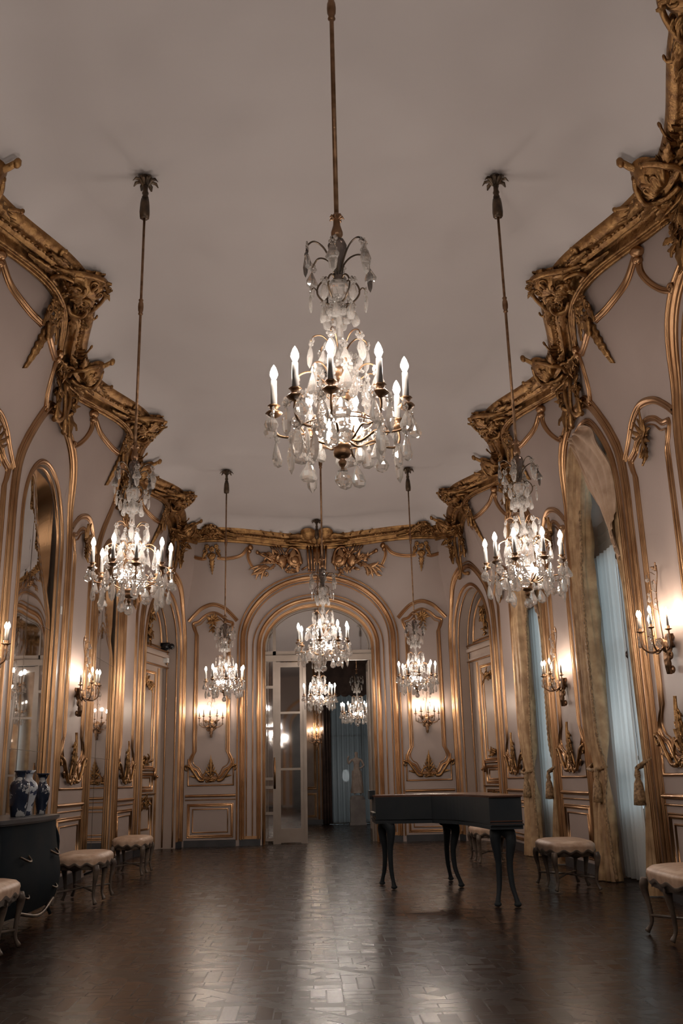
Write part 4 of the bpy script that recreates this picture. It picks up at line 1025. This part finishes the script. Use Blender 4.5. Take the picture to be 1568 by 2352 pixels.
for lx, ly, dx, dy in ((.57, 10.43, -.03, .03), (.66, 10.0, .02, -.03), (1.33, 10.70, .03, .05), (1.34, 10.02, .05, -.03), (1.41, 8.46, -.03, -.04), (1.57, 8.41, .03, -.04)):
    mb = MB(); P = cr([(lx-dx*2.2, ly-dy*2.2, .64), (lx-dx*.6, ly-dy*.6, .56), (lx-dx*1.2, ly-dy*1.2, .36), (lx-dx*1.0, ly-dy*1.0, .18), (lx-dx*.2, ly-dy*.2, .06), (lx, ly, .02)], 5)
    n = len(P); rr = [float(np.interp(i/(n-1), [0, .15, .4, .75, .9, 1], [.072, .054, .028, .019, .024, .032])) for i in range(n)]
    mb.tube(P, rr, 9); mb.lathe_xyz((lx, ly, .022), .028, 9, (1.2, 1.2, .75)); hb(mb, 'leg', LACQ)
    if lx < 1.3: pass
mb = MB()
for k in range(28): mb.box(.475, .555, 10.065+.015*k, 10.077+.015*k, .73, .738)
hb(mb, 'keyboard', mat('bone_keys', (.6, .55, .48), .4), smooth=False)

# ---------------------------------------------------------------- stools
def stool(x, y, lx, ly, zt, label, rz=0):
    root = empty('upholstered_stool', (x, y, 0), rz, label, 'stool', 'silk upholstered stools along the walls')
    mb = MB(); N = 168; rows = []
    def outl(t, k=1.0):
        a = 2*PI*t; cx, cy = math.cos(a), math.sin(a); p = 3.2
        r = (abs(cx)**p+abs(cy)**p)**(-1/p); return cx*r*lx/2*k, cy*r*ly/2*k
    wav = lambda t: .011*math.cos(t*2*PI*14)
    prof = [(.0, 0), (.35, -.001), (.7, -.008), (.9, -.022), (.98, -.042), (1.0, -.062), (.985, -.085)]
    for k, dz in prof:
        rows.append([(*outl(j/N, k), zt+dz-(wav(j/N) if dz < -.08 else 0)) for j in range(N)])
    rows.append([(*outl(j/N, .985), zt-.10-wav(j/N)) for j in range(N)])
    mb.grid(rows, closev=True); mb.build('cushion', UPH, root)
    mb = MB(); rows = []
    for k, dz in ((.99, -.095), (1.0, -.105), (.97, -.12)): rows.append([(*outl(j/N, k), zt+dz-wav(j/N)*1.1) for j in range(N)])
    mb.grid(rows, closev=True)
    rows = [[(*outl(j/N, .93), zt-.08) for j in range(N)], [(*outl(j/N, .93), zt-.15-.012*math.cos(j/N*2*PI*8)) for j in range(N)], [(*outl(j/N, .90), zt-.15) for j in range(N)]]
    mb.grid(rows, closev=True); mb.build('seat_rail', STOOLW, root)
    zl = zt-.11
    for sx in (-1, 1):
        for sy in (-1, 0, 1):
            px, py = sx*(lx/2-.05), sy*(ly/2-.05)
            P = cr([(px, py, zl), (px*1.02, py*1.02, zl-.07), (px*.95, py*.98, zl-.18), (px*.93, py*.97, .08), (px*1.05, py*1.02, .015)], 5)
            n = len(P); mb = MB(); mb.tube(P, [float(np.interp(i/(n-1), [0, .15, .45, .85, 1], [.026, .034, .018, .013, .02])) for i in range(n)], 8); mb.build('leg', STOOLW, root)
    for sg in (-1, 1):
        mb = MB(); mb.tube([(sg*(lx/2-.06), -(ly/2-.06), .12), (0, 0, .13), (-sg*(lx/2-.06), (ly/2-.06), .12)], .010, 6); mb.build('stretcher', STOOLW, root)
    return root
stool(-2.38, 6.68, .48, .86, .47, 'silk upholstered stool with scalloped edge at the left edge, nearest the camera')
stool(-2.36, 9.72, .48, .86, .462, 'silk upholstered stool on the left, just beyond the commode')
stool(-2.40, 12.45, .46, .80, .462, 'silk upholstered stool on the left in front of the far mirror pilaster')
stool(2.34, 9.72, .50, .86, .462, 'silk upholstered stool on the right between the two windows')
stool(2.40, 6.42, .60, 1.0, .47, 'silk upholstered stool at the right edge, nearest the camera')
stool(2.15, 12.9, .46, .80, .462, 'silk upholstered stool mostly hidden behind the harpsichord')

# ---------------------------------------------------------------- commode and vases
CM = empty('commode', (-2.67, 7.98, 0), 0, 'dark bombe commode at the left edge carrying three vases', 'commode')
mb = MB(); rows = []
def cout(z, t):
    """outline of the commode at height z; t runs along back-left .. front .. back-right"""
    bul = .05*math.sin(PI*min(1, max(0, (z-.1)/.7)))+.02*math.sin(2*PI*(z-.1)/.7)
    pts = []
    for i in range(41):
        u = i/40; y = -.80+1.60*u; k = math.sin(PI*u)
        x = .24+.09*k**.6+bul
        pts.append((x, y*(1+bul*.4)))
    return [(-.29, -.80*(1+bul*.4))]+pts+[(-.29, .80*(1+bul*.4))]
for i in range(15): z = .14+.65*i/14; rows.append([(x, y, z) for x, y in cout(z, 0)])
mb.grid(rows, closev=True); n = len(rows[0]); mb.f.append(tuple(range(n))); mb.build('body', LACQ2, CM, angle=40)
mb = MB(); base = cout(.79, 0)
def cap(mb, z0, z1, k):
    Q = [(x*k, y*k) for x, y in base]; n = len(Q); mb.add([(x, y, z0) for x, y in Q]+[(x, y, z1) for x, y in Q], [tuple(range(n))[::-1], tuple(range(n, 2*n))]+[(i, (i+1) % n, n+(i+1) % n, n+i) for i in range(n)])
cap(mb, .79, .803, 1.03); cap(mb, .803, .832, 1.07); mb.build('marble_top', SKIRT, CM, smooth=False)
for sy in (-1, 1):
    mb = MB(); mb.tube(cr([(.22, sy*.78, .76), (.27, sy*.81, .6), (.245, sy*.79, .3), (.22, sy*.77, .12), (.25, sy*.79, .01)], 5), [.026-.0006*i for i in range(21)], 8); mb.build('leg', LACQ2, CM)
    mb = MB(); mb.tube([(-.24, sy*.76, .2), (-.24, sy*.76, .0)], .03, 8); mb.build('leg', DARKM, CM)
for z in (.3, .56):
    for sy in (-.4, .4):
        mb = MB(); mb.tube(cr([(.34, sy-.1, z), (.38, sy-.05, z-.03), (.39, sy, z-.04), (.38, sy+.05, z-.03), (.34, sy+.1, z)], 4), .009, 6); mb.build('drawer_pull', DARKM, CM)
mb = MB(); mb.tube(cr([(.34, -.5, .17), (.37, 0, .10), (.34, .5, .17)], 6), .014, 6); mb.build('apron_mount', DARKM, CM)
def vasemat(name, c1, c2, sc):
    m = mat(name, c1, .18); b = m.node_tree.nodes['Principled BSDF']; tc = nd(m, 'ShaderNodeTexCoord'); v = nd(m, 'ShaderNodeTexVoronoi'); v.inputs['Scale'].default_value = sc
    nz = nd(m, 'ShaderNodeTexNoise'); nz.inputs['Scale'].default_value = sc*1.3; nz.inputs['Detail'].default_value = 4
    r = nd(m, 'ShaderNodeValToRGB'); r.color_ramp.interpolation = 'CONSTANT'; r.color_ramp.elements[0].color = (*c1, 1); r.color_ramp.elements[1].color = (*c2, 1); r.color_ramp.elements[1].position = .56
    lk(m, tc.outputs['Object'], nz.inputs['Vector']); lk(m, nz.outputs['Fac'], r.inputs[0]); lk(m, r.outputs[0], b.inputs['Base Color']); return m
VD = vasemat('blue_black_porcelain', (.012, .018, .035), (.3, .3, .3), 9); VW = vasemat('blue_white_porcelain', (.4, .42, .46), (.04, .05, .09), 10)
def vase(x, y, k, m, label, prof):
    mb = MB(); mb.lathe([(r*k, .832+z*k) for r, z in prof], 20, (x, y, 0)); o = mb.build('porcelain_vase', m); tag(o, label, 'vase', 'vases on the commode')
ROUL = [(0, 0), (.055, 0), (.06, .01), (.072, .10), (.08, .2), (.082, .25), (.07, .275), (.04, .29), (.036, .31), (.038, .345), (.052, .36), (.05, .366), (.034, .35), (0, .33)]
BAL = [(0, 0), (.045, 0), (.04, .04), (.05, .10), (.075, .19), (.08, .23), (.065, .265), (.034, .29), (.028, .31), (.035, .34), (.055, .365), (.05, .367), (.026, .32), (0, .30)]
GU = [(0, 0), (.04, 0), (.038, .02), (.055, .1), (.068, .18), (.066, .23), (.04, .26), (.03, .3), (.045, .34), (.06, .355), (.055, .357), (.027, .3), (0, .28)]
vase(-2.56, 8.12, 1.0, VD, 'dark blue cylindrical porcelain vase at the left, on the commode', ROUL)
vase(-2.60, 8.50, 1.02, VW, 'pale blue and white porcelain vase between the two dark ones', BAL)
vase(-2.55, 8.76, .98, VD, 'dark porcelain vase with flared neck, at the commode end nearest the far door', GU)

# ---------------------------------------------------------------- the room beyond
mb = MB(); mb.box(-3.6, -1.05, EY+.02, EY+.40, 0, CZ); S(mb.build('wall_divide_left', WALLM, smooth=False, origin=(0, 0, 0)))
mb = MB(); mb.box(1.05, 3.6, EY+.02, EY+.40, 0, CZ); S(mb.build('wall_divide_right', WALLM, smooth=False, origin=(0, 0, 0)))
mb = MB()
for i in range(40):
    a0, a1 = PI*i/40, PI*(i+1)/40; x0, x1 = -1.05*math.cos(a0), -1.05*math.cos(a1); z0 = 3.5+.82*min(math.sin(a0), math.sin(a1))
    mb.add([(x0, EY+.40, 3.5+.82*math.sin(a0)), (x1, EY+.40, 3.5+.82*math.sin(a1)), (x1, EY+.40, CZ), (x0, EY+.40, CZ)], [(0, 1, 2, 3)])
S(mb.build('wall_divide_top', WALLM, smooth=False, origin=(0, 0, 0)))
mb = MB(); mb.box(-3.6, -3.4, EY, 25.6, 0, CZ); S(mb.build('wall_far_left', WALLM, smooth=False, origin=(0, 0, 0)))
mb = MB(); mb.box(4.2, 4.4, EY, 25.6, 0, CZ); S(mb.build('wall_far_right', WALLM, smooth=False, origin=(0, 0, 0)))
mb = MB(); mb.box(3.5, 4.3, EY, EY+.4, 0, CZ); S(mb.build('wall_far_return', WALLM, smooth=False, origin=(0, 0, 0)))
mb = MB(); mb.box(-3.6, .28, 25.4, 25.6, 0, CZ); mb.box(2.1, 4.4, 25.4, 25.6, 0, CZ); mb.box(.28, 2.1, 25.4, 25.6, 3.55, CZ)
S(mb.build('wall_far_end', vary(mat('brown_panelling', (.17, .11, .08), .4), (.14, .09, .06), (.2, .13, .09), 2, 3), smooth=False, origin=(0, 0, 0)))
WF = Wall((0, 25.4), (1, 0), (0, -1), lambda s: 0)
mb = MB()
for c, h in ((-.35, .28),):
    mould(mb, rect(c-h, c+h, .9, 4.2), .07, .04, closed=True); mould(mb, rect(c-h, c+h, .2, .75), .06, .03, closed=True)
for s_ in (.02, .12, .22, -.75, -.85): mould(mb, [(s_, .1), (s_, 4.6)], .05, .04)
trim(mb, WF)
mb = MB(); mb.box(-3.4, .28, 0, .12, -.01, .04); S(mb.build('baseboard_far', SKIRT, fr=WF, smooth=False, origin=(0, 0, 0)))
# arched panel on the left of the far room seen through the closed leaf
mb = MB(); mould(mb, arch(-1.2, .62, 2.9, .62, .1), .09, .05); mould(mb, arch(-1.2, .78, 2.9, .78, .1), .05, .04); mb.tube([(-1.2+.16*math.cos(2*PI*k/20), 4.0+.2*math.sin(2*PI*k/20), .03) for k in range(21)], .03, 6); trim(mb, WF, CREAM)
root = empty('window_5', (1.19, 25.6, 0), kind='structure')
mb = MB(); mb.box(-.91, .91, -.08, 0, 0, .06); mb.box(-.91, .91, -.08, 0, 3.49, 3.55); mb.box(-.91, .91, -.06, -.02, 2.2, 2.24); mb.box(-.04, .04, -.08, 0, 0, 3.55); mb.build('window_frame', PELM, root, smooth=False)
mb = MB(); mb.box(-.9, .9, -.045, -.04, 0, 3.5); mb.build('window_pane', PANE, root, smooth=False)
for sd, x0, x1 in ((-1, .24, 1.17), (1, 1.15, 2.12)):
    R = random.Random(sd+5); rows = []
    for i in range(14):
        z = .03+3.5*i/13; rows.append([(x0+(x1-x0)*j/50, 25.26+.03*math.sin(j/50*2*PI*7+.3*math.sin(z))+.012*math.sin(j*.9), z) for j in range(51)])
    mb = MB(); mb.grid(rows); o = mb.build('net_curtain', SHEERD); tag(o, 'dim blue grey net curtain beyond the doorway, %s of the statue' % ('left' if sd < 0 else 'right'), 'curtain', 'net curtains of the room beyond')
# hanging brown drape edge left of the nets
mb = MB(); rows = []
for i in range(10):
    z = .02+3.6*i/9; rows.append([(.12+.22*j/20, 25.2+.03*math.sin(j/20*2*PI*3), z) for j in range(21)])
mb.grid(rows); o = mb.build('brown_drape', vary(mat('brown_velvet', (.06, .04, .035), .8), (.045, .03, .025), (.08, .05, .04), 5, 3)); tag(o, 'narrow dark brown drape beside the net curtains beyond the doorway', 'curtain')
o.data.materials[0].use_backface_culling = False
md = o.modifiers.new('thickness', 'SOLIDIFY'); md.thickness = .02
mb = MB(); mb.box(.2, 2.15, 25.0, 25.14, 3.25, 4.3)
for k in range(9): mb.lathe_xyz((.3+.22*k, 24.99, 3.25), .1, 8, (1, .3, .6))
mb.tube([(1.15+.2*math.cos(2*PI*k/20), 24.99, 3.8+.26*math.sin(2*PI*k/20)) for k in range(21)], .03, 6)
o = mb.build('window_valance', bpy.data.materials['brown_velvet'], smooth=False); tag(o, 'dark carved valance above the net curtains beyond the doorway', 'valance')
c = chandelier((.87, 21.0), .4, 'wide low chandelier in the room beyond the doorway, before the blue curtains', [2*PI*k/12 for k in range(12)], .36, True, True, 4)
c['group'] = 'chandeliers of the room beyond'
SCN = sconce(WF, -.02, 'wall sconce glowing on the panelling of the room beyond the doorway')
# statue on pedestal
ST = (.98, 24.6)
mb = MB(); mb.box(-.21, .21, -.21, .21, 0, .06); mb.box(-.19, .19, -.19, .19, .06, .60); mb.lathe([(.0, .60), (.19, .60), (.18, .66), (.14, .70), (0, .71)], 20)
mb.v = [(x+ST[0], y+ST[1], z) for x, y, z in mb.v]; o = mb.build('pedestal', PLINTH, smooth=False); tag(o, 'pale rounded stone pedestal under the statue in the room beyond', 'pedestal')
def skin_fig(name, joints, edges, m, loc, sc):
    me = bpy.data.meshes.new(name); me.from_pydata([j[0] for j in joints], edges, []); o = bpy.data.objects.new(name, me); COL.objects.link(o)
    o.location = loc; o.scale = (sc, sc, sc); me.materials.append(m)
    md = o.modifiers.new('skin', 'SKIN'); md.use_smooth_shade = True
    for v, j in zip(me.skin_vertices[0].data, joints): v.radius = j[1]
    me.skin_vertices[0].data[0].use_root = True
    s2 = o.modifiers.new('sub', 'SUBSURF'); s2.levels = 2; s2.render_levels = 2
    return o
J = [((0, 0, .92), (.15, .11)), ((0, 0, 1.1), (.12, .09)), ((.0, 0, 1.32), (.16, .10)), ((0, 0, 1.46), (.07, .06)), ((0, -.01, 1.53), (.055, .055)), ((0, -.01, 1.63), (.085, .095)), ((0, 0, 1.72), (.06, .07)),
     ((-.19, 0, 1.40), (.06, .055)), ((-.33, -.03, 1.22), (.045, .045)), ((-.36, -.06, 1.45), (.035, .035)), ((-.30, -.08, 1.55), (.03, .03)),
     ((.19, 0, 1.40), (.06, .055)), ((.30, -.05, 1.16), (.045, .045)), ((.16, -.18, 1.05), (.035, .035)), ((.09, -.2, 1.06), (.03, .03)),
     ((-.09, 0, .80), (.10, .10)), ((-.10, -.03, .46), (.07, .07)), ((-.10, 0, .1), (.045, .045)), ((-.11, -.1, .03), (.04, .03)),
     ((.10, 0, .80), (.10, .10)), ((.13, -.06, .47), (.07, .07)), ((.14, .03, .1), (.045, .045)), ((.16, -.06, .03), (.04, .03))]
E_ = [(0, 1), (1, 2), (2, 3), (3, 4), (4, 5), (5, 6), (2, 7), (7, 8), (8, 9), (9, 10), (2, 11), (11, 12), (12, 13), (13, 14), (0, 15), (15, 16), (16, 17), (17, 18), (0, 19), (19, 20), (20, 21), (21, 22)]
SR = empty('marble_statue', (ST[0], ST[1], .71), 0, 'small marble statue with one raised arm in the room beyond', 'statue')
o = skin_fig('figure', J, E_, MARBLE, (0, 0, 0), .62); o.parent = SR
mb = MB(); rows = []
for i in range(10):
    z = .05+.55*i/9; rr = .11+.05*(1-i/9)
    rows.append([(rr*(1+.12*math.sin(5*t+z*6))*math.cos(t), rr*.8*(1+.12*math.sin(5*t+z*6))*math.sin(t)+.03, z) for t in [2*PI*j/24 for j in range(24)]])
mb.grid(rows, closev=True); mb.build('drapery', MARBLE, SR)
